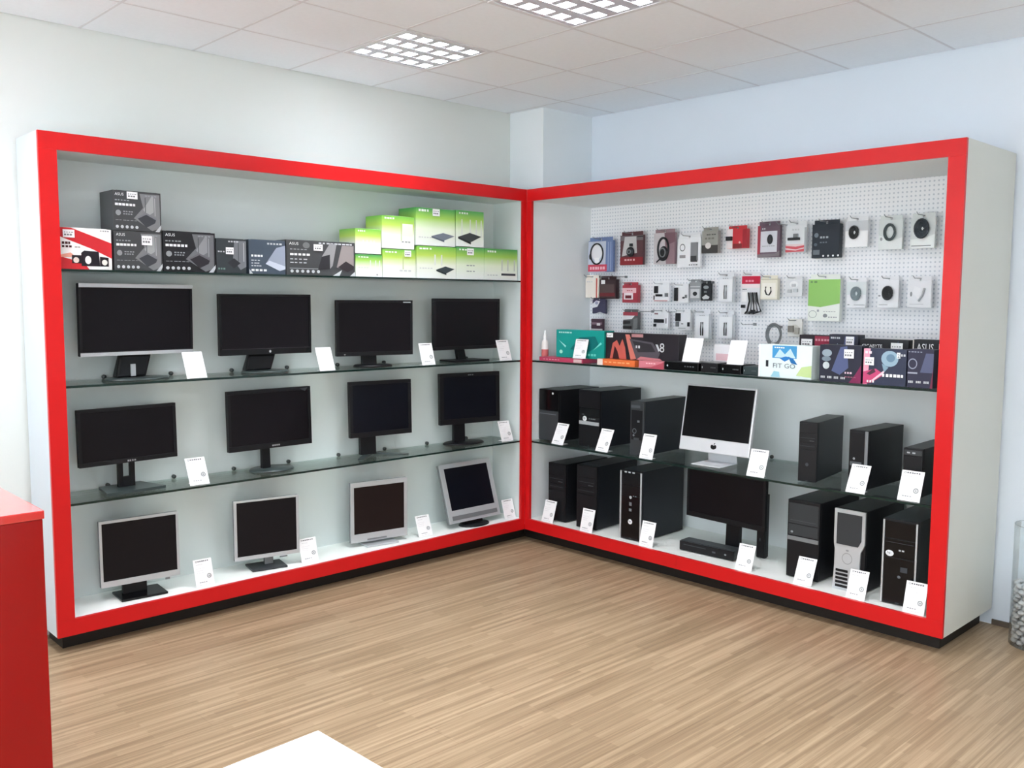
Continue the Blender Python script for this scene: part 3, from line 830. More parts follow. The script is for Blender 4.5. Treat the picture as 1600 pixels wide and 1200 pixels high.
CARDS = [
    ('L', -2.346, .035, z2, 0, .108, .146, .433, 'blank white price card beside the monitor with silver rims', True),
    ('L', -1.562, .038, z2, -.02, .102, .143, .391, 'blank white price card right of the monitor with round badge', True),
    ('L', -.820, .038, z2, -.01, .105, .142, .30, 'printed price card right of the third monitor on upper shelf', False),
    ('L', -.151, .039, z2, -.01, .112, .145, .314, 'printed price card at the corner end of upper monitor shelf', False),
    ('L', -2.343, .042, z3, -.03, .106, .150, .46, 'printed price card right of the monitor on a two-column neck', False),
    ('L', -.12, .05, z3, -.03, .104, .145, .361, 'printed price card at the corner end of middle monitor shelf', False),
    ('L', -2.323, .050, z0_, -.03, .100, .144, .30, 'printed price card right of the leftmost silver monitor', False),
    ('L', -1.676, .07, z0_, -.05, .108, .138, .28, 'printed price card overlapping the second silver monitor', False),
    ('L', -.822, .07, z0_, -.05, .108, .138, .38, 'printed price card right of the brownish screen monitor', False),
    ('L', -.085, .055, z0_, 0, .104, .135, .30, 'printed price card at the corner end of the left bottom board', False),
    ('R', .276, .030, z3, .01, .105, .152, .445, 'printed price card leaning in front of the leftmost shelf tower', False),
    ('R', .671, .029, z3, 0, .104, .155, .44, 'printed price card in front of the silver strip tower', False),
    ('R', 1.032, .028, z3, .02, .100, .156, .30, 'printed price card in front of the slim dark grey tower', False),
    ('R', 1.800, .026, z3, .03, .110, .156, .332, 'printed price card right of the all-in-one computer', False),
    ('R', .192, .026, z0_, .03, .104, .151, .30, 'printed price card in front of the leftmost bottom tower', False),
    ('R', .549, .026, z0_, .015, .105, .151, .234, 'printed price card in front of the second bottom tower', False),
    ('R', 1.039, .035, z0_, .014, .103, .154, .248, 'printed price card at the foot of the bright silver edged tower', False),
    ('R', 1.727, .05, z0_, .05, .103, .145, .349, 'printed price card in front of the flat desktop computer', False),
    ('R', 2.378, .026, z3, .018, .101, .154, .48, 'printed price card in front of the slim tower with grey strip', False),
    ('R', 2.645, .037, z3, .03, .109, .153, .368, 'printed price card in front of the low slim tower', False),
    ('R', 2.095, .045, z0_, .05, .104, .150, .45, 'printed price card in front of the tower with a grey band', False),
    ('R', 2.400, .030, z0_, .06, .098, .148, .38, 'printed price card in front of the waisted silver tower', False),
    ('R', 2.700, .022, z0_, .06, .102, .155, .301, 'printed price card in front of the rightmost bottom tower', False),
]
for c in CARDS: card_copy(*c[:8], c[8], pale=c[9])

# ================================================================== BOXES ON THE SHELVES
def carton(side, s, d, z, rot, w, h, dep, label, body, items, name='carton', cat='box', group=None, sticker=None, lid=True):
    loc, rz = place(side, s, d, z + .0003, rot)
    g = thing(name, label, cat, loc, rz, group)
    w -= .003
    MB().box(-w / 2, w / 2, 0, dep, 0, h, None, .0015).build('box_body', body, g)
    if items: art(g, items, w, h, 0)
    if lid:
        MB().box(-w * .42, w * .42, .004, dep * .5, h, h + .0012).build('lid_flap', body, g)
    if sticker:
        u0, v0, u1, v1 = sticker
        st = MB().box(-w / 2 + u0 * w, -w / 2 + u1 * w, -.0065, -.0055, v0 * h, v1 * h).build('price_sticker', M_PAPER, g)
        art(st, [('bars', .1, .9, .6, .12, 4, (150, 152, 156)), ('bars', .1, .8, .25, .2, 3, (120, 122, 126))], (u1 - u0) * w, (v1 - v0) * h, -.0066, v0 * h, x0=-w / 2 + u0 * w)
    return g
WHT = (240, 242, 244); LG = (200, 204, 208); MG = (150, 154, 158); DG = (70, 74, 78)
K1 = ink((250, 250, 248))
# red and white loudspeaker box
R_ = (206, 40, 48)
carton('L', -2.869, .05, ZS[1], 0, .238, .192, .20, 'red and white speaker set box at the left end of the top shelf', K1,
       [('p', [(0, 1), (.22, 1), (1, .66), (1, .28), (.62, .5), (0, .78)], R_), ('p', [(0, .3), (.45, .16), (.55, 0), (0, 0)], R_), ('p', [(.0, .28), (.3, .30), (.2, .4), (0, .34)], (240, 170, 150)),
        ('p', [(.22, .14), (.4, .14), (.4, .34), (.22, .34)], (34, 26, 34)), ('p', [(.4, .08), (.76, .08), (.74, .44), (.46, .46), (.4, .4)], (26, 20, 30)), ('p', [(.76, .08), (.93, .08), (.93, .30), (.76, .32)], (34, 26, 34)),
        ('e', .30, .22, .055, .07, (236, 220, 210)), ('e', .53, .23, .06, .10, (236, 232, 230)), ('e', .85, .18, .055, .07, (238, 234, 226)),
        ('bars', .04, .22, .60, .06, 3, (70, 30, 30)), ('bars', .04, .24, .52, .05, 3, (70, 30, 30)), ('bars', .28, .4, .52, .03, 2, (160, 150, 146)), ('bars', .78, .96, .94, .025, 4, MG)],
       'speaker_box', sticker=(.06, .76, .28, .95))
def router_art(dark, base2, shade, small=False, name=True):
    it = [('p', [(.55, .95), (.97, .95), (.97, .1), (.80, .02), (.42, .32), (.62, .6)], shade),
          ('p', [(.62, .55), (.80, .90), (.84, .90), (.84, .5), (.72, .4)], tuple(min(255, c + 34) for c in shade)),
          ('p', [(.48, .34), (.68, .48), (.90, .34), (.86, .22), (.68, .10)], dark),
          ('p', [(.68, .48), (.90, .34), (.885, .30), (.68, .43), (.495, .31), (.48, .34)], tuple(min(255, c + 60) for c in dark)),
          ('r', .66, .48, .674, .86, DG), ('r', .86, .4, .874, .86, tuple(min(255, c + 50) for c in shade)),
          ('p', [(.86, .0), (.95, .0), (1, .12), (1, .2)], LG)]
    if name: it.append(('t', 'ASUS', .04, .87, .07, WHT, .18))
    it += [('bars', .66, .92, .89, .03, 4, MG), ('bars', .04, .34, .74, .03, 5, MG), ('bars', .04, .48, .62, .06, 6, WHT), ('e', .10, .44, .055, .07, MG), ('bars', .2, .42, .46, .03, 4, MG), ('bars', .2, .4, .40, .03, 4, MG),
           ('bars', .04, .5, .25, .012, 6, MG)]
    for k in range(5): it.append(('e', .07 + .1 * k, .09, .032, .04, LG))
    return it
M_BOXG = ink((70, 72, 74)); M_BOXK = ink((32, 32, 36)); M_BOXB = ink((72, 84, 98)); M_BOXD = ink((56, 62, 66))
carton('L', -2.621, .052, ZS[1], 0, .237, .191, .17, 'lower of two stacked dark grey router boxes, white sticker at its middle right', M_BOXG, router_art((62, 64, 70), None, (128, 130, 132)), 'router_box', sticker=(.56, .66, .78, .90))
carton('L', -2.621, .052, ZS[1] + .193, 0, .237, .191, .17, 'upper of two stacked dark grey router boxes, white sticker at its top', M_BOXG, router_art((62, 64, 70), None, (128, 130, 132)), 'router_box', sticker=(.28, .80, .50, .98))
carton('L', -2.362, .050, ZS[1], 0, .278, .203, .17, 'black router box without sticker, right of the stacked grey pair', M_BOXK, router_art((44, 42, 48), None, (112, 114, 118)), 'router_box')
carton('L', -2.132, .056, ZS[1], 0, .172, .180, .17, 'small slate router box with a little white sticker', M_BOXD,
       [('p', [(.6, .95), (1, .95), (1, .2), (.8, .1), (.55, .4)], (120, 124, 130)), ('p', [(.36, .3), (.58, .44), (.8, .3), (.58, .14)], (48, 50, 56)), ('bars', .4, .75, .9, .04, 4, LG), ('bars', .05, .3, .6, .04, 3, LG), ('bars', .05, .3, .1, .05, 3, (120, 150, 140)), ('r', .72, .35, .74, .9, DG), ('r', .9, .35, .92, .9, LG)],
       'router_box', sticker=(.30, .55, .56, .75))
carton('L', -1.921, .060, ZS[1], 0, .221, .184, .17, 'blue-grey router box with a pale device on it', M_BOXB,
       [('p', [(.45, .3), (.75, .78), (1, .86), (1, .2), (.84, .1)], (150, 160, 178)), ('p', [(.45, .3), (.55, .4), (1, .24), (1, .16), (.84, .1)], (196, 204, 218)), ('bars', .5, .92, .87, .05, 5, LG), ('bars', .06, .4, .50, .06, 4, WHT), ('bars', .06, .32, .38, .03, 3, LG), ('bars', .06, .3, .3, .03, 3, LG), ('bars', .06, .34, .22, .03, 4, LG), ('bars', .06, .5, .08, .06, 4, WHT), ('p', [(0, .0), (.1, 0), (0, .14)], LG)],
       'router_box')
carton('L', -1.579, .062, ZS[1], 0, .452, .194, .19, 'wide dark grey router box between blue-grey box and green boxes', M_BOXG,
       [('t', 'ASUS', .04, .86, .075, WHT, .13), ('e', .28, .86, .05, .09, (120, 122, 124)), ('bars', .46, .98, .92, .04, 9, LG), ('bars', .05, .3, .72, .03, 5, MG), ('bars', .05, .34, .56, .06, 5, WHT), ('bars', .05, .3, .44, .03, 4, LG), ('bars', .05, .3, .34, .03, 4, LG), ('r', .04, .18, .5, .2, MG),
        ('p', [(.44, .15), (.5, .55), (.62, .62), (.62, .2)], (46, 46, 50)), ('p', [(.5, .55), (.62, .95), (.72, .92), (.66, .3), (.62, .2), (.62, .62)], (150, 150, 152)), ('p', [(.72, .25), (.8, .9), (.98, .9), (.98, .3), (.86, .2)], (150, 142, 142)), ('p', [(.74, .26), (.86, .44), (.98, .3), (.97, .2), (.88, .12)], (52, 46, 50)), ('p', [(.66, 0), (.76, .0), (.80, .18)], LG), ('p', [(.92, 0), (1, .0), (1, .15)], LG)] + [('e', .07 + .075 * k, .11, .022, .045, LG) for k in range(6)],
       'router_box', sticker=(.38, .72, .51, .90))
G1 = gradient('green_print', [(0.0, (238, 243, 240)), (0.42, (236, 242, 226)), (0.72, (186, 216, 92)), (1.0, (112, 188, 74))])
G2 = gradient('green_print_deep', [(0.0, (236, 242, 240)), (0.45, (228, 240, 216)), (0.74, (160, 206, 88)), (1.0, (64, 158, 84))])
GW = (246, 250, 244)
def dev_flat(cu, cv, su, sv, c=(58, 70, 74)):
    return [('p', [(cu - su, cv), (cu, cv + sv), (cu + su, cv + sv * .3), (cu + su * .1, cv - sv)], c), ('p', [(cu - su, cv), (cu + su * .1, cv - sv), (cu + su * .1, cv - sv * 1.5), (cu - su, cv - sv * .4)], tuple(max(0, q - 26) for q in c))]
def ants(us, v0, v1, c=(222, 228, 224)):
    return [('r', u - .018, v0, u + .018, v1, c) for u in us]
GR = 'green and white router boxes'
carton('L', -1.252, .064, ZS[1], 0, .193, .131, .17, 'small green and white box, left end of the lower green row', G2, [('bars', .1, .5, .86, .05, 4, GW), ('bars', .1, .5, .4, .03, 4, (200, 206, 204))] + ants((.55, .75, .9), .3, .75) + [('e', .8, .1, .03, .04, MG)], 'router_box', group=GR)
carton('L', -1.028, .064, ZS[1], 0, .254, .170, .17, 'green and white box second from left in the lower green row', G1, [('bars', .08, .45, .88, .05, 4, GW), ('r', .6, .3, .62, .92, (170, 190, 120)), ('bars', .5, .9, .22, .06, 3, (206, 210, 210))], 'router_box', group=GR, sticker=(.64, .76, .84, .98))
carton('L', -.736, .062, ZS[1], 0, .318, .200, .18, 'green and white box with grey switch picture, centre of the lower green row', G1, [('bars', .06, .4, .9, .05, 4, GW), ('bars', .06, .4, .3, .03, 5, (206, 210, 208))] + dev_flat(.72, .28, .24, .11) + ants((.45, .62), .42, .75), 'router_box', group=GR)
carton('L', -.454, .062, ZS[1], 0, .244, .207, .18, 'narrow green and white box with white sticker, lower green row', G2, [('bars', .1, .5, .9, .05, 4, GW), ('bars', .36, .7, .42, .03, 3, (150, 160, 158)), ('bars', .36, .7, .24, .03, 3, (150, 160, 158))], 'router_box', group=GR, sticker=(.36, .76, .60, .97))
carton('L', -.180, .060, ZS[1], 0, .304, .208, .18, 'green and white box with long black device, corner end of lower green row', G2, [('bars', .08, .36, .88, .06, 4, GW), ('bars', .08, .4, .14, .03, 4, (190, 200, 198)), ('r', .5, .15, .94, .22, (52, 62, 70))] + ants((.52, .70, .9), .3, .66, (196, 206, 200)), 'router_box', group=GR)
carton('L', -1.256, .064, ZS[1] + .136, 0, .186, .146, .17, 'green and white box, left end of the upper green row', G1, [('bars', .1, .4, .88, .06, 4, GW)] + ants((.3, .45, .6, .72), .18, .55, (226, 232, 222)), 'router_box', group=GR)
carton('L', -1.035, .064, ZS[1] + .175, 0, .246, .196, .17, 'green and white box second from left in the upper green row', G1, [('bars', .08, .4, .9, .05, 4, GW), ('r', .58, .25, .6, .85, (170, 190, 120)), ('bars', .6, .9, .2, .04, 3, (150, 158, 156)), ('r', .62, .4, .95, .78, (236, 242, 220))], 'router_box', group=GR)
carton('L', -.742, .062, ZS[1] + .205, 0, .318, .232, .18, 'green and white box with grey switch picture and sticker, upper green row', G2, [('bars', .06, .34, .9, .06, 4, GW), ('bars', .06, .4, .2, .03, 5, (206, 210, 208))] + dev_flat(.68, .26, .30, .10, (112, 122, 134)), 'router_box', group=GR, sticker=(.40, .80, .58, .99))
carton('L', -.457, .062, ZS[1] + .212, 0, .240, .230, .18, 'green and white box with black router and antennas, upper green row', G2, [('bars', .1, .45, .9, .05, 4, GW)] + ants((.2, .5, .72, .9), .28, .76) + dev_flat(.48, .26, .42, .13, (60, 66, 66)), 'router_box', group=GR)

# right cabinet, peg shelf
ZP = ZS[2]
loc, rz = place('R', .087, .10, ZP)
bt = thing('spray_bottle', 'small white bottle with pointed cap at the left end of the peg shelf', 'bottle', loc, rz)
MB().lathe([(0.0, .0003), (.022, .0003), (.024, .006), (.024, .115), (.018, .135), (.010, .142)], None, 20, cap=False).build('bottle_body', ink((240, 236, 234)), bt)
MB().lathe([(.0125, .1422), (.012, .16), (.006, .19), (.004, .205), (0, .206)], None, 16, cap=False).build('cap', ink((250, 250, 250)), bt)
MB().lathe([(.0245, .02), (.0245, .075)], None, 20, cap=False).build('bottle_label', ink((206, 110, 110)), bt)
carton('R', .300, .030, ZP, 0, .40, .028, .16, 'flat crimson pack lying under the teal box', ink((186, 66, 96)), [('bars', .1, .5, .4, .2, 6, (226, 160, 170)), ('r', .8, .1, .98, .9, (226, 196, 196))], 'flat_pack', 'pack', lid=False)
TE = (20, 152, 142)
carton('R', .422, .085, ZP + .030, 0, .430, .185, .10, 'teal green box with a price card leaning on it', ink(TE),
       [('bars', .06, .34, .88, .05, 7, (210, 240, 236)), ('p', [(.3, .3), (.5, .75), (.82, .8), (.9, .5), (.7, .25)], (16, 112, 112)), ('o', .64, .58, .07, .14, .3, (70, 92, 96)), ('e', .55, .48, .09, .16, (44, 92, 96)),
        ('p', [(.06, .62), (.2, .36), (.22, .42)], (180, 232, 226)), ('p', [(.78, .3), (.96, .55), (.93, .6)], (120, 216, 206)), ('e', .11, .2, .035, .07, (186, 244, 226)), ('bars', .56, .86, .1, .08, 5, (110, 206, 196))],
       'headset_box')
carton('R', .778, .032, ZP, 0, .31, .040, .14, 'flat orange pack lying under the black and red box', ink((224, 112, 58)), [('bars', .2, .9, .45, .2, 6, (240, 170, 120)), ('r', 0, .0, .15, 1, (236, 220, 212))], 'flat_pack', 'pack', lid=False)
carton('R', .936, .085, ZP + .042, 0, .575, .166, .08, 'wide black box with keyboard picture and red flames', ink((38, 34, 40)),
       [('p', [(.06, .0), (.1, .6), (.16, .72), (.2, .5), (.24, .78), (.28, .45), (.3, .0)], (196, 96, 86)), ('p', [(.1, .0), (.13, .5), (.17, .3), (.2, .0)], (60, 26, 30)), ('p', [(.28, .95), (.34, .95), (.46, .05), (.36, .0)], (204, 120, 108)),
        ('p', [(.34, .8), (.66, .68), (.76, .3), (.72, .02), (.44, .02)], (84, 80, 88)), ('p', [(.38, .72), (.64, .62), (.70, .34), (.46, .3)], (50, 48, 54)), ('r', .37, .86, .53, .98, (176, 128, 130)),
        ('bars', .43, .5, .45, .1, 2, LG), ('t', '8', .755, .34, .34, LG), ('p', [(.70, .62), (.73, .62), (.76, .4), (.74, .36)], LG), ('p', [(.44, .02), (.8, .02), (.76, .1), (.5, .14)], (188, 120, 126))],
       'keyboard_box', sticker=(.02, .82, .11, .98))
carton('R', 1.060, .028, ZP, 0, .19, .046, .12, 'flat rose pink pack under the keyboard box', ink((204, 120, 132)), [('p', [(0, 0), (.5, .2), (1, .9), (1, 0)], (176, 76, 92)), ('bars', .3, .7, .6, .15, 4, (236, 190, 196))], 'flat_pack', 'pack', lid=False)
def device(s, d, w, h, dep, label, body=M_BLACKG, top=M_DARK, legs=False):
    loc, rz = place('R', s, d, ZP + .0003)
    g = thing('network_device', label, 'device', loc, rz)
    w -= .004
    MB().box(-w / 2, w / 2, 0, dep, .002, h, None, .004).build('case', body, g)
    MB().box(-w / 2 + .004, w / 2 - .004, .004, dep - .004, h, h + .002).build('top_plate', top, g)
    for x in (-w / 2 + .02, w / 2 - .02):
        MB().box(x - .008, x + .008, .01, dep - .01, 0, .0019).build('rubber_foot', M_BLACK, g)
    art(g, [('e', .1, .5, .02, .12, (190, 196, 200)), ('bars', .6, .9, .45, .12, 4, (90, 96, 100))], w, h, 0, .002)
    return g
device(1.281, .030, .250, .050, .16, 'wide low black box with glossy top, below the left white card')
device(1.474, .035, .120, .056, .16, 'small black device beside a grey plug, centre of the peg shelf', M_BLACK, M_SILVERD)
device(1.620, .035, .135, .052, .16, 'black device under the right white card on the peg shelf', M_BLACKG, M_BLACK)
device(1.745, .035, .098, .050, .15, 'dark teal-grey device beside the pale fitness box', ink((44, 58, 60)), M_DARK)
carton('R', 1.46, .21, ZP, 0, .15, .155, .06, 'small white box with pink print behind the black devices', ink((238, 236, 238)), [('r', .1, .4, .7, .66, (226, 190, 196)), ('bars', .1, .6, .25, .06, 4, MG), ('r', .86, .0, .97, 1, (70, 66, 70))], 'small_box')
card_copy('R', .463, .034, ZP + .031, .013, .110, .130, .25, 'white price card leaning on the teal box')
card_copy('R', 1.329, .055, ZP + .0535, .014, .120, .146, .31, 'white price card standing on the wide low black box', pale=True)
card_copy('R', 1.640, .042, ZP + .0555, .007, .108, .140, .30, 'white price card standing on the black device', pale=True)
carton('R', 1.952, .04, ZP, 0, .318, .178, .09, 'pale mint box with blue picture and dark lettering', ink((226, 240, 240)),
       [('r', .26, .6, .72, .98, (66, 150, 204)), ('p', [(.3, .62), (.4, .88), (.5, .72), (.6, .9), (.7, .62)], (196, 226, 242)), ('p', [(.56, .66), (.66, .6), (.74, .42), (.62, .46)], (34, 110, 176)), ('p', [(.4, .6), (.5, .5), (.62, .62), (.52, .66)], (40, 120, 190)), ('bars', .3, .5, .9, .04, 5, WHT),
        ('r', .14, .32, .19, .52, (30, 40, 48)), ('t', 'FIT GO', .28, .3, .14, (96, 110, 122), .42), ('p', [(.24, .02), (.3, .2), (.4, .18), (.42, .02)], (150, 200, 216)), ('p', [(.72, .1), (.82, .36), (1, .42), (1, .06)], (190, 214, 150)), ('r', .0, .0, .03, 1, (246, 250, 252))],
       'fitness_box')
DB = (38, 40, 56)
def icons(n=4, v=.09, u0=.05, du=.16, c=LG): return [('bars', u0 + du * k, u0 + du * k + du * .7, v, .06, 3, c) for k in range(n)]
carton('R', 1.955, .36, ZP, 0, .20, .225, .08, 'black and dark red box standing at the back behind the mint box', ink((40, 32, 40)), [('r', .48, .4, 1, .98, (150, 44, 70)), ('bars', .52, .92, .62, .12, 4, (230, 210, 214)), ('bars', .5, .95, .86, .05, 5, (210, 150, 160))], 'board_box', sticker=(.08, .70, .42, .90))
carton('R', 2.268, .035, ZP, 0, .230, .190, .08, 'dark blue board box with white icons and magenta corner, front row', ink(DB),
       [('p', [(.3, .3), (.5, .95), (.66, .98), (.7, .4), (.5, .2)], (84, 94, 134)), ('p', [(.72, 0), (1, 0), (1, .5), (.86, .22)], (126, 36, 80)), ('e', .18, .78, .12, .1, (150, 166, 178)), ('e', .17, .62, .11, .07, (120, 136, 148)), ('e', .17, .44, .08, .1, (196, 206, 208)), ('bars', .62, .8, .24, .05, 3, (230, 200, 214)), ('bars', .62, .9, .14, .03, 4, (150, 90, 110))] + icons(4),
       'board_box', sticker=(.60, .66, .83, .90))
carton('R', 2.150, .30, ZP, 0, .168, .235, .08, 'dark blue board box at the back, rising behind the front row', ink((44, 46, 62)), [('p', [(.38, .0), (.55, .95), (.9, .95), (.8, 0)], (80, 88, 126)), ('bars', .06, .4, .9, .04, 5, LG), ('p', [(.1, .55), (.3, .8), (.45, .62), (.5, .55)], (140, 152, 170))], 'board_box', sticker=(.60, .76, .88, .96))
carton('R', 2.372, .30, ZP, 0, .262, .216, .08, 'black board box with white lettering at the back of the row', ink((34, 34, 40)), [('t', 'GIGABYTE', .05, .80, .075, WHT, .42), ('p', [(.5, .3), (.66, .7), (.8, .98), (.84, .6), (.7, .3)], (64, 80, 96))], 'board_box', sticker=(.66, .66, .90, .93))
carton('R', 2.500, .035, ZP, 0, .218, .180, .08, 'board box with pink left edge and pale blue fan, front row', ink((46, 52, 74)),
       [('p', [(0, 1), (.16, 1), (.1, .0), (0, 0)], (232, 158, 180)), ('p', [(0, .35), (.3, .45), (.5, .3), (.2, .05), (0, .0)], (196, 70, 116)), ('p', [(.08, .3), (.26, .46), (.3, .36), (.16, .26)], (80, 44, 62)), ('p', [(.2, .12), (.5, .42), (.56, .46), (.48, .32), (.24, .1)], (236, 206, 216)), ('e', .62, .74, .2, .22, (150, 178, 196)), ('e', .64, .76, .1, .11, (104, 134, 158)), ('p', [(.44, .6), (.6, .5), (.5, .36)], (130, 160, 180)), ('r', .78, .76, .86, .92, WHT), ('bars', .88, .99, .82, .06, 2, LG), ('t', '2', .795, .78, .1, (60, 66, 90)), ('bars', .46, .98, .24, .08, 6, WHT), ('bars', .1, .3, .06, .06, 3, WHT), ('bars', .04, .22, .86, .07, 2, (250, 226, 232))],
       'board_box', sticker=(.04, .54, .26, .76))
carton('R', 2.675, .035, ZP, 0, .126, .186, .08, 'dark violet board box at the right end of the front row', ink((44, 44, 66)), [('p', [(.5, .4), (.7, .9), (1, .9), (1, .4)], (84, 90, 120)), ('o', .2, .62, .18, .14, .2, (150, 156, 176)), ('r', .02, .36, .4, .4, (170, 174, 190)), ('bars', .02, .6, .92, .02, 5, (150, 156, 170)), ('p', [(.9, .0), (1, 0), (1, .5)], (120, 40, 70))] + icons(3, .12, .06, .3), 'board_box')
carton('R', 2.625, .30, ZP, 0, .205, .222, .08, 'black board box with big white lettering at the back right end', ink((30, 30, 36)), [('t', 'ASUS', .10, .74, .17, WHT, .42), ('bars', .1, .6, .68, .02, 6, MG), ('r', 0, .0, .03, 1, (216, 208, 200))], 'board_box', sticker=(.66, .74, .92, .92))

# ================================================================== PEG WALL
PB = D2 - .022                     # face of the pegboard
def hook(s, z, ln=.20):
    h = MB().tube([(s, PB - .0005, z), (s, PB - ln + .02, z), (s, PB - ln, z + .012)], .0022, M_CHROME, 6)
    h.box(s - .012, s + .012, PB - .003, PB - .0005, z - .008, z + .008)
    h.build('peg_hook', M_CHROME, cab_r)
def coil(mb, cx, cz, r, m, y=-.016, n=3, rr=.0042, sx=1.0, sz=1.0):
    for k in range(n):
        q = r - k * rr * 1.3
        mb.tube([(cx + q * sx * math.cos(2 * PI * j / 22), y + k * .004, cz + q * sz * math.sin(2 * PI * j / 22)) for j in range(22)], rr, m, 6, True)
    return mb
def pack(s, w, z, h, label, body, items, extra=None, t=.022, d=.56, hang=True, name='hanging_pack', group=None, hookz=None):
    loc, rz = place('R', s, d, z)
    g = thing(name, label, 'hanging pack', loc, rz, group)
    w -= .004
    b = MB()
    tab = min(.024, h * .14)
    if hang:
        b.box(-w / 2, w / 2, 0, t, 0, h - tab, None, .0015)
        e = h - tab - .0005; m = h - tab * .32
        b.prism([(-w * .46, e), (-.006, e), (-.006, m), (.006, m), (.006, e), (w * .46, e), (w * .46, h), (-w * .46, h)], t * .3, t * .3 + .002)
        b.build('backing_card', body, g)
        hook(s, z + h - tab * .5, .16)
    else:
        b.box(-w / 2, w / 2, 0, t, 0, h, None, .0015).build('backing_card', body, g)
    if items: art(g, items, w, h - tab if hang else h, 0)
    if extra: extra(g, w, h - tab)
    return g
WC = ink((240, 242, 246)); KC = ink((34, 36, 42)); CABK = mat('cable_black', (34, 36, 40), .5); CABG = mat('cable_grey', (120, 124, 128), .5); CABW = mat('cable_light_grey', (196, 200, 204), .5)
def ex_coil(m, cx=0, cz=.5, r=.036, n=3, rr=.0045, sx=.8, sz=1.1):
    def f(g, w, h): coil(MB(), cx * w, cz * h, r, m, -.014, n, rr, sx, sz).build('coiled_cable', m, g)
    return f
def ex_box(parts):
    def f(g, w, h):
        for nm, x0, x1, a, c, dp, m in parts:
            MB().box(x0 * w, x1 * w, -dp, -.001, a * h, c * h, None, .002).build(nm, m, g)
    return f
def ex_cables(m, xs=(-.06, .06), a=.12, c=.66):
    def f(g, w, h):
        for x in xs:
            MB().tube([(x * w, -.006, a * h), (x * w * 1.2, -.008, (a + c) / 2 * h), (x * w, -.006, c * h)], .0035, m, 6).build('cable', m, g)
    return f
def ex_headset(g, w, h):
    MB().ring(-.14 * w, .58 * h, .062, .054, -.008, -.001, KC, 28, 1, 1.25).build('headband', KC, g)
    MB().ell((-.14 * w - .058, -.008, .50 * h), (.010, .007, .022), KC).build('ear_cup', KC, g)
def ex_headphones(g, w, h):
    MB().ring(-.02 * w, .48 * h, .055, .046, -.014, -.002, KC, 28, .85, 1.45).build('headband', KC, g)
    MB().ell((.02 * w, -.012, .36 * h), (.034, .012, .044), KC).build('ear_cup', KC, g)
    MB().ring(.02 * w, .36 * h, .026, .020, -.027, -.022, CABG, 20, 1, 1.25).build('ear_ring', CABG, g)
    MB().tube([(-.1 * w, -.01, .2 * h), (-.3 * w, -.014, .06 * h)], .005, KC, 8).build('microphone', KC, g)
def ex_webcam(g, w, h):
    MB().ell((0, -.014, .44 * h), (.034, .014, .034), KC).build('camera_body', KC, g)
    MB().ring(0, .44 * h, .016, .009, -.030, -.026, CABG, 20).build('lens', CABG, g)
    MB().box(-.012, .012, -.012, -.001, .62 * h, .72 * h, None, .002).build('clip', KC, g)
def ex_mouse(g, w, h):
    MB().ell((.08 * w, -.006, .56 * h), (.018, .012, .030), KC).build('mouse_body', KC, g)
def ex_cablebundle(g, w, h):
    for k in range(5):
        x = (-.1 + .11 * k) * w
        MB().tube([(x, -.006, .58 * h), (x + .012, -.012, .35 * h), (x - .004 + .01 * k, -.008, .10 * h), (x - .02, -.008, .03 * h)], .0055, CABG if k % 2 else CABK, 6).build('cable', CABG, g)
    MB().box(-.46 * w, -.26 * w, -.016, -.001, .18 * h, .26 * h, None, .002).build('plug', KC, g)
    MB().box(.1 * w, .3 * w, -.016, -.001, .05 * h, .13 * h, None, .002).build('plug', KC, g)
pack(.182, .235, 1.895, .245, 'blue-grey headset pack with red band, leftmost in the top row', ink((112, 132, 176)), [('p', [(0, .0), (.7, 0), (.72, .98), (0, .98)], (196, 204, 220)), ('e', .34, .66, .24, .28, (232, 232, 236)), ('p', [(.24, .46), (.46, .46), (.42, .2), (.3, .2)], (244, 244, 246)), ('r', 0, .02, .76, .24, (206, 74, 96)), ('bars', .08, .7, .08, .09, 6, (240, 190, 200)), ('r', .80, .05, .83, .95, (160, 176, 206)), ('r', .9, .05, .93, .95, (160, 176, 206))], ex_headset)
pack(.463, .205, 1.938, .228, 'grey and dark red webcam pack, second in the top row', ink((92, 60, 66)), [('r', 0, .82, 1, .98, (120, 112, 116)), ('p', [(.08, .3), (.2, .95), (.7, .95), (.74, .4)], (200, 198, 200)), ('r', 0, .0, 1, .26, (138, 40, 48)), ('bars', .2, .7, .14, .06, 4, (220, 180, 180)), ('r', .74, .92, 1, .96, (50, 46, 50))], ex_webcam)
pack(.741, .176, 1.938, .230, 'brown-grey pack with black headphones, third in the top row', ink((150, 124, 132)), [('p', [(0, 0), (.6, 0), (.5, 1), (0, 1)], (206, 200, 204)), ('p', [(.6, .6), (1, .7), (1, 1), (.5, 1)], (122, 92, 102))], ex_headphones)
pack(.940, .186, 1.912, .213, 'white pack with grey bottle-like picture, fourth in the top row', WC, [('o', .22, .68, .12, .13, .25, (110, 114, 118)), ('r', .1, .32, .36, .42, (150, 146, 150)), ('bars', .52, .9, .06, .04, 4, (110, 112, 116))], ex_box([('product', .12, .40, .22, .84, .014, ink((132, 134, 138))), ('product_base', .14, .38, .18, .38, .018, ink((60, 60, 64)))]))
pack(1.100, .125, 1.998, .164, 'small grey and black pack overlapping the white pack, top row', ink((158, 158, 152)), [('r', 0, 0, 1, .36, (64, 62, 62)), ('e', .4, .34, .18, .14, (226, 222, 220)), ('bars', .3, .9, .8, .06, 4, (90, 90, 88)), ('bars', .2, .8, .62, .08, 3, (120, 118, 112))], t=.03)
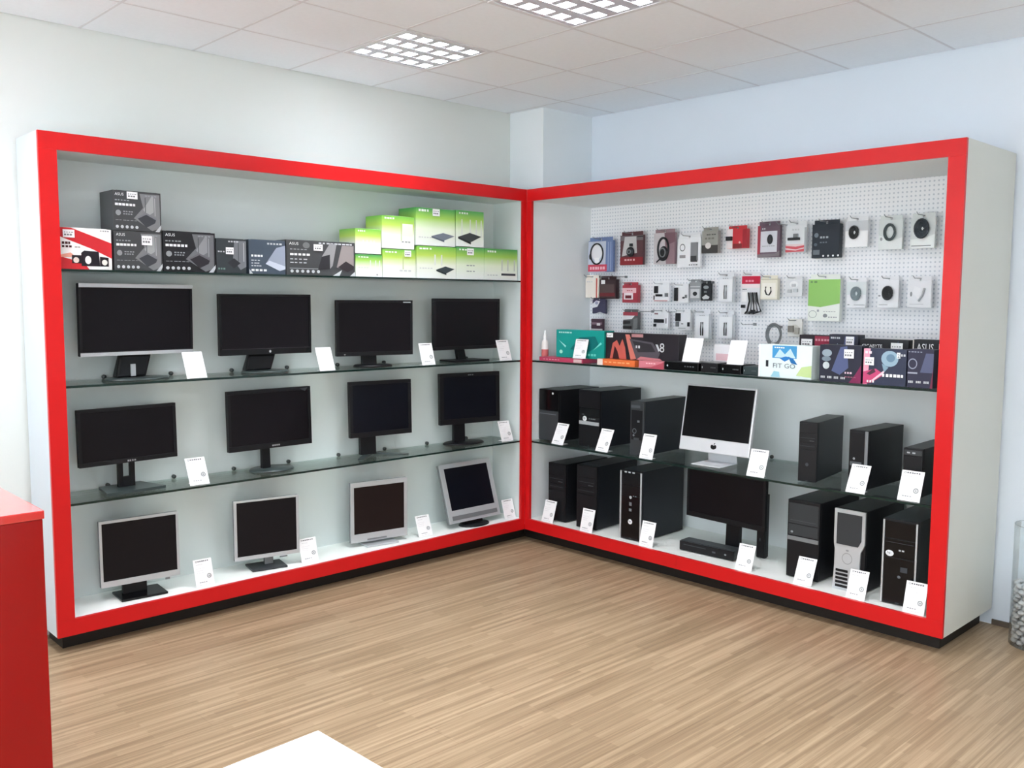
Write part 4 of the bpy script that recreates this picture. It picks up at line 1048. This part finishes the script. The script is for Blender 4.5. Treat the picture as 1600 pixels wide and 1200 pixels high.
pack(1.297, .145, 2.021, .140, 'small red box with dark plug in the top row', ink((206, 56, 66)), [('p', [(.8, 0), (1, .05), (1, 1), (.8, .95)], (172, 46, 58)), ('r', .32, .0, .78, .24, (130, 40, 44)), ('r', .0, 0, .3, 1, (236, 226, 228)), ('e', .66, .3, .05, .06, (240, 190, 190))], ex_box([('plug', -.48, -.2, .40, .62, .02, KC)]), t=.035)
pack(1.521, .155, 1.959, .215, 'dark mouse pack with white window and red edge, top row', ink((104, 86, 100)), [('p', [(0, 0), (.12, .1), (.12, 1), (0, 1)], (170, 60, 76)), ('r', .14, .16, .88, .82, (214, 216, 224)), ('p', [(0, 0), (1, .04), (1, .2), (.8, .12), (0, .1)], (128, 120, 126)), ('bars', .22, .8, .34, .025, 6, MG), ('bars', .2, .36, .88, .04, 2, LG)], ex_mouse)
pack(1.703, .138, 1.984, .182, 'clear and white pack with red wave stripe, top row', ink((226, 230, 234)), [('r', .0, .0, 1, .30, (226, 206, 208)), ('p', [(0, .24), (.5, .2), (1, .26), (1, .18), (.5, .1), (0, .16)], (206, 88, 98)), ('p', [(0, .1), (.5, .06), (1, .14), (1, .02), (0, .0)], (206, 88, 98)), ('r', .9, .0, 1, .9, (170, 176, 182)), ('bars', .3, .7, .8, .06, 3, LG)], ex_box([('product', -.36, .2, .44, .54, .016, KC), ('product', -.1, .12, .54, .68, .014, CABG)]))
pack(1.889, .172, 1.945, .217, 'big black pack with small white icons, top row', ink((38, 46, 56)), [('e', .16, .68, .08, .07, (120, 130, 140)), ('bars', .3, .62, .58, .06, 3, (170, 178, 184)), ('e', .14, .4, .06, .05, (90, 100, 110)), ('bars', .3, .6, .44, .04, 3, (110, 118, 126)), ('r', .06, .1, .3, .24, (110, 118, 126))] + [('e', .44 + .18 * k, .06, .035, .03, WHT) for k in range(4)], t=.04)
pack(2.074, .136, 2.000, .169, 'white pack with small black cable coil, left of three in the top row', WC, [('r', .0, .62, 1, 1, (206, 210, 216)), ('r', .1, .1, .7, .12, (150, 154, 158)), ('p', [(0, 0), (.1, .5), (1, .6), (1, 0)], (246, 247, 250))], ex_coil(CABK, -.08, .56, .030, 3, .006))
pack(2.267, .136, 1.979, .185, 'white pack with grey-green cable coil, middle of three in the top row', ink((214, 222, 222)), [('p', [(0, .0), (1, .0), (1, .4), (.6, .3), (0, .5)], (234, 240, 240)), ('e', .12, .36, .05, .06, MG)], ex_coil(mat('cable_grey_green', (70, 82, 84), .5), .0, .58, .040, 2, .005, .75, 1.1))
pack(2.441, .133, 1.979, .187, 'white pack with thick black cable coil, right of three in the top row', ink((216, 222, 222)), [('p', [(0, .0), (1, .0), (1, .45), (.6, .34), (0, .3)], (238, 243, 242)), ('r', .05, .07, .85, .1, (120, 128, 130))], ex_coil(mat('cable_blue_black', (44, 54, 62), .5), -.02, .64, .044, 5, .006, .8, 1.1))
pack(.105, .13, 1.712, .162, 'cream pack with thin red edge at the left end of second row', ink((240, 234, 224)), [('r', .8, .0, .9, 1, (196, 90, 80)), ('bars', .1, .6, .8, .04, 3, LG)])
pack(.253, .156, 1.705, .160, 'black and dark red pack with white corner sticker, second row', ink((52, 32, 36)), [('r', .0, .3, .9, .74, (78, 62, 62)), ('r', .0, .12, .94, .3, (104, 30, 36)), ('r', .1, .76, .34, .96, (240, 240, 240))], t=.035)
RDK = ink((170, 60, 74))
pack(.456, .140, 1.679, .140, 'rose red pack with white label, third in second row', RDK, [('r', .0, .55, .9, .84, (240, 196, 204)), ('r', .1, .18, .7, .55, (238, 224, 228)), ('r', .2, .24, .6, .42, (110, 34, 44)), ('bars', .3, .7, .66, .06, 3, (190, 90, 100))], t=.03)
pack(.723, .136, 1.689, .127, 'white pack with dark adapter cluster, fourth in second row', WC, [('r', .06, .0, .9, .08, (214, 170, 174)), ('r', .02, .1, .1, .36, (60, 60, 64))], ex_box([('adapter', -.40, -.18, .5, .94, .012, KC), ('adapter', -.3, .1, .3, .44, .012, KC), ('adapter', .28, .44, .28, .5, .012, CABG)]))
pack(.888, .116, 1.681, .125, 'white pack with tall dark adapter, fifth in second row', WC, [('e', .66, .3, .1, .06, (70, 74, 80))], ex_box([('adapter', -.46, -.22, .1, .92, .012, KC), ('adapter', .3, .42, .3, .48, .01, CABG)]))
pack(.996, .090, 1.698, .135, 'grey card pack with round black dot, second row', ink((150, 154, 158)), [('r', .05, .72, .95, .78, LG), ('r', .08, .12, .92, .62, (206, 208, 212)), ('e', .5, .36, .2, .12, (40, 42, 46))])
pack(1.080, .074, 1.695, .128, 'narrow black pack with white blotches, second row', KC, [('e', .5, .78, .3, .1, (150, 156, 160)), ('p', [(.1, .2), (.5, .35), (.9, .22), (.8, .1), (.2, .08)], (200, 204, 206)), ('r', .3, .46, .6, .56, (120, 124, 126))])
def twin(s, w, z, h, label):
    pack(s, w, z, h, label, ink((228, 232, 238)), [('r', .08, .06, .92, .9, (240, 243, 247)), ('bars', .3, .7, .92, .025, 3, MG), ('r', .92, .0, 1, 1, (176, 182, 188))], ex_cables(CABK if z < 1.6 else CABG))
twin(1.228, .120, 1.687, .183, 'white pack with two thin grey cables, second row above its twins')
pack(1.408, .132, 1.609, .262, 'red headed card holding a bundle of grey cables, second row', ink((226, 228, 232)), [('r', 0, .80, 1, 1, (196, 30, 64)), ('bars', .2, .7, .85, .05, 3, (236, 150, 170)), ('r', .0, .70, 1, .8, (240, 226, 230)), ('r', .02, .34, .3, .6, (246, 246, 248)), ('bars', .05, .3, .65, .02, 3, DG)], ex_cablebundle, t=.01)
pack(1.533, .118, 1.704, .146, 'cream pack with a dark horseshoe cable, second row', ink((238, 234, 218)), [('r', .0, .94, 1, 1, (206, 200, 180)), ('r', .1, .1, .9, .8, (247, 244, 234))], lambda g, w, h: MB().tube([(-.018, -.006, h * .62), (-.022, -.006, h * .42), (-.012, -.006, h * .24), (.006, -.006, h * .22), (.018, -.006, h * .38), (.014, -.006, h * .6)], .0042, CABK, 7).build('cable', CABK, g), t=.03)
pack(1.699, .112, 1.724, .117, 'pale clear bag with light grey parts, second row', ink((226, 229, 232)), [('e', .5, .7, .26, .2, (244, 246, 248))], ex_box([('part', -.34, -.12, .2, .4, .01, CABW), ('part', -.02, .26, .24, .44, .01, ink((186, 192, 196))), ('part', -.1, .12, .56, .72, .01, CABW)]), t=.006)
pack(1.892, .200, 1.580, .270, 'large green and white pack below the big black pack', ink((238, 243, 236)), [('p', [(0, .98), (0, .36), (.4, .33), (1, .42), (1, .98)], (150, 202, 110)), ('bars', .06, .3, .90, .05, 2, (110, 150, 90)), ('o', .16, .16, .13, .09, .12, MG), ('bars', .5, .9, .22, .015, 5, MG), ('e', .56, .13, .07, .045, (140, 144, 148)), ('bars', .66, .96, .08, .03, 4, (160, 164, 166)), ('r', .3, .22, .36, .27, MG)], t=.03)
pack(2.086, .118, 1.659, .170, 'white pack with grey cable coil, left of three in second row', WC, [('r', .0, .5, 1, 1, (224, 232, 234)), ('r', .4, .1, .95, .12, MG), ('e', .12, .12, .06, .02, MG)], ex_coil(mat('cable_mid_grey', (130, 144, 150), .5), .02, .55, .030, 3, .006, .85, 1.15))
pack(2.267, .122, 1.661, .173, 'white pack with black cable coil, middle of three in second row', WC, [('r', .1, .1, .5, .12, MG), ('e', .1, .44, .06, .03, MG)], ex_coil(CABK, .02, .54, .030, 4, .006, .85, 1.15))
pack(2.437, .130, 1.663, .169, 'white pack with pale grey angled plug, right of three in second row', WC, [('r', .1, .12, .7, .14, LG), ('e', .16, .5, .05, .09, MG), ('p', [(.22, .55), (.5, .3), (.56, .7), (.3, .8)], (247, 248, 251))], lambda g, w, h: MB().tube([(-.0, -.008, h * .25), (.02, -.008, h * .46), (.03, -.008, h * .72)], .006, CABW, 8).build('plug', ink((170, 176, 180)), g))
pack(.172, .125, 1.599, .114, 'navy pack with a pale curved picture, left end of third row', ink((62, 60, 86)), [('p', [(.0, .4), (.4, .5), (.6, .9), (.3, .95), (0, .7)], (226, 226, 232)), ('e', .34, .78, .12, .12, (160, 160, 186)), ('p', [(.2, .0), (.6, .12), (1, .0)], (200, 200, 206))])
pack(.174, .113, 1.480, .082, 'small dark plum box under the navy pack', ink((70, 46, 62)), [('r', .05, .5, .95, .7, (130, 106, 120)), ('r', .5, .42, .8, .62, (230, 226, 228)), ('r', 0, 0, 1, .14, (190, 190, 196))], hang=False, d=.54)
pack(.463, .134, 1.493, .140, 'dark pack with rose top and two black bars, third row', ink((96, 98, 100)), [('r', .0, .80, 1, 1, (168, 70, 84)), ('p', [(0, .55), (.6, .6), (.8, .8), (.0, .8)], (232, 232, 234)), ('p', [(.0, .3), (.5, .34), (.5, .5), (.0, .48)], (40, 40, 44)), ('r', .0, .05, .6, .2, (40, 40, 44)), ('p', [(.7, .0), (1, .1), (1, .7), (.72, .6)], (120, 122, 124))], t=.03)
pack(.725, .122, 1.508, .128, 'white pack with dark sideways adapter, third row', WC, [('r', .04, .84, .3, .94, (150, 120, 126)), ('r', .84, .3, .9, .62, (60, 62, 66))], ex_box([('adapter', -.44, .24, .34, .56, .012, KC), ('plug', -.46, -.3, .1, .28, .012, KC)]))
pack(.905, .122, 1.500, .137, 'white pack with upright dark adapter and small plug, third row', WC, [('r', .2, .08, .7, .14, LG), ('e', .46, .36, .08, .03, (120, 124, 128))], ex_box([('adapter', -.46, -.14, .5, .96, .012, KC), ('plug', .36, .48, .22, .46, .012, KC), ('adapter', -.44, -.24, .2, .48, .012, CABG)]))
twin(1.058, .122, 1.451, .184, 'white pack with two thin black cables, left of the lower pair')
twin(1.235, .120, 1.457, .176, 'white pack with two thin black cables, right of the lower pair')
# bare cable loop and small plug bag on the lowest row
loc, rz = place('R', 1.580, .55, 1.4205)
cp = thing('cable_loop', 'bare dark grey cable loop hanging on its own in third row', 'cable', loc, rz)
coil(MB(), 0, .072, .060, CABG, 0, 3, .0048, .85, 1.12).build('coiled_cable', mat('cable_dark_grey', (84, 88, 94), .5), cp)
MB().box(-.012, .012, -.006, .014, .001, .026, None, .002).build('cable_tie', CABW, cp)
hook(1.580, 1.5375, .16)
pack(1.715, .098, 1.485, .104, 'small bag with brownish grey plug right of the cable loop', ink((222, 222, 218)), [('e', .5, .5, .3, .3, (206, 204, 196))], ex_box([('plug', -.42, -.06, .3, .72, .016, ink((130, 126, 120))), ('plug', .06, .34, .16, .60, .016, ink((172, 168, 160)))]), t=.008)
# a few empty hooks
for s, z in ((.36, 1.86), (.60, 1.62), (.83, 1.62), (1.62, 2.15), (2.60, 2.13), (2.60, 1.95), (2.60, 1.78), (1.40, 1.55)):
    hook(s, z, .16)

# ================================================================== VASE WITH STONES
VX, VY, VR = .50, -3.11, .118
vs = thing('glass_vase', 'tall clear glass cylinder vase with white stones, right of the right cabinet', 'vase', (VX, VY, 0))
MB().lathe([(0, .0004), (VR, .0004), (VR, .60)], None, 40, cap=False).build('vase_glass', M_VASE, vs)
MB().ring(0, 0, VR + .0006, VR - .0056, 0, .003, M_VASE, 40).build('vase_rim', mat('glass_rim', (196, 204, 206), .1), vs)
rim = [c for c in vs.children if c.name.startswith('vase_rim')][0]
rim.rotation_euler = (PI / 2, 0, 0); rim.location = (0, 0, .603)
def stone_mesh(k):
    mb = MB(); r = random.Random(k)
    bmesh.ops.create_icosphere(mb.bm, subdivisions=2, radius=1)
    dirs = [Vector((r.uniform(-1, 1), r.uniform(-1, 1), r.uniform(-1, 1))).normalized() for _ in range(5)]
    for v in mb.bm.verts:
        q = 1.0
        for d in dirs:
            q -= .16 * max(0, v.co.dot(d)) ** 3
        v.co = v.co * q
    for f in mb.bm.faces: f.smooth = True
    return mb
protos = []
def stones():
    rows = 12; rs = random.Random(3); n = 0; z = .006
    for k in range(rows):
        hh = .0148
        z += hh
        for ring_r, cnt in ((VR - .024, 12), (VR - .058, 7), (.022, 3)):
            for j in range(cnt):
                a = 2 * PI * (j + .5 * (k % 2)) / cnt + rs.uniform(-.05, .05)
                if not protos or len(protos) < 5:
                    o = stone_mesh(len(protos)).build('white_stone', M_STONE); protos.append(o)
                else:
                    o = rs.choice(protos).copy(); COL.objects.link(o)
                sc = rs.uniform(.85, 1.0)
                o.scale = (.0185 * sc, .0225 * sc, .0142 * sc)
                o.rotation_euler = (rs.uniform(-.2, .2), rs.uniform(-.2, .2), a)
                o.location = (VX + ring_r * math.cos(a), VY + ring_r * math.sin(a), z)
                tag(o, 'rounded white stone inside the glass vase', 'stone', 'white stones in the glass vase')
                n += 1
        z += hh * .72
stones()
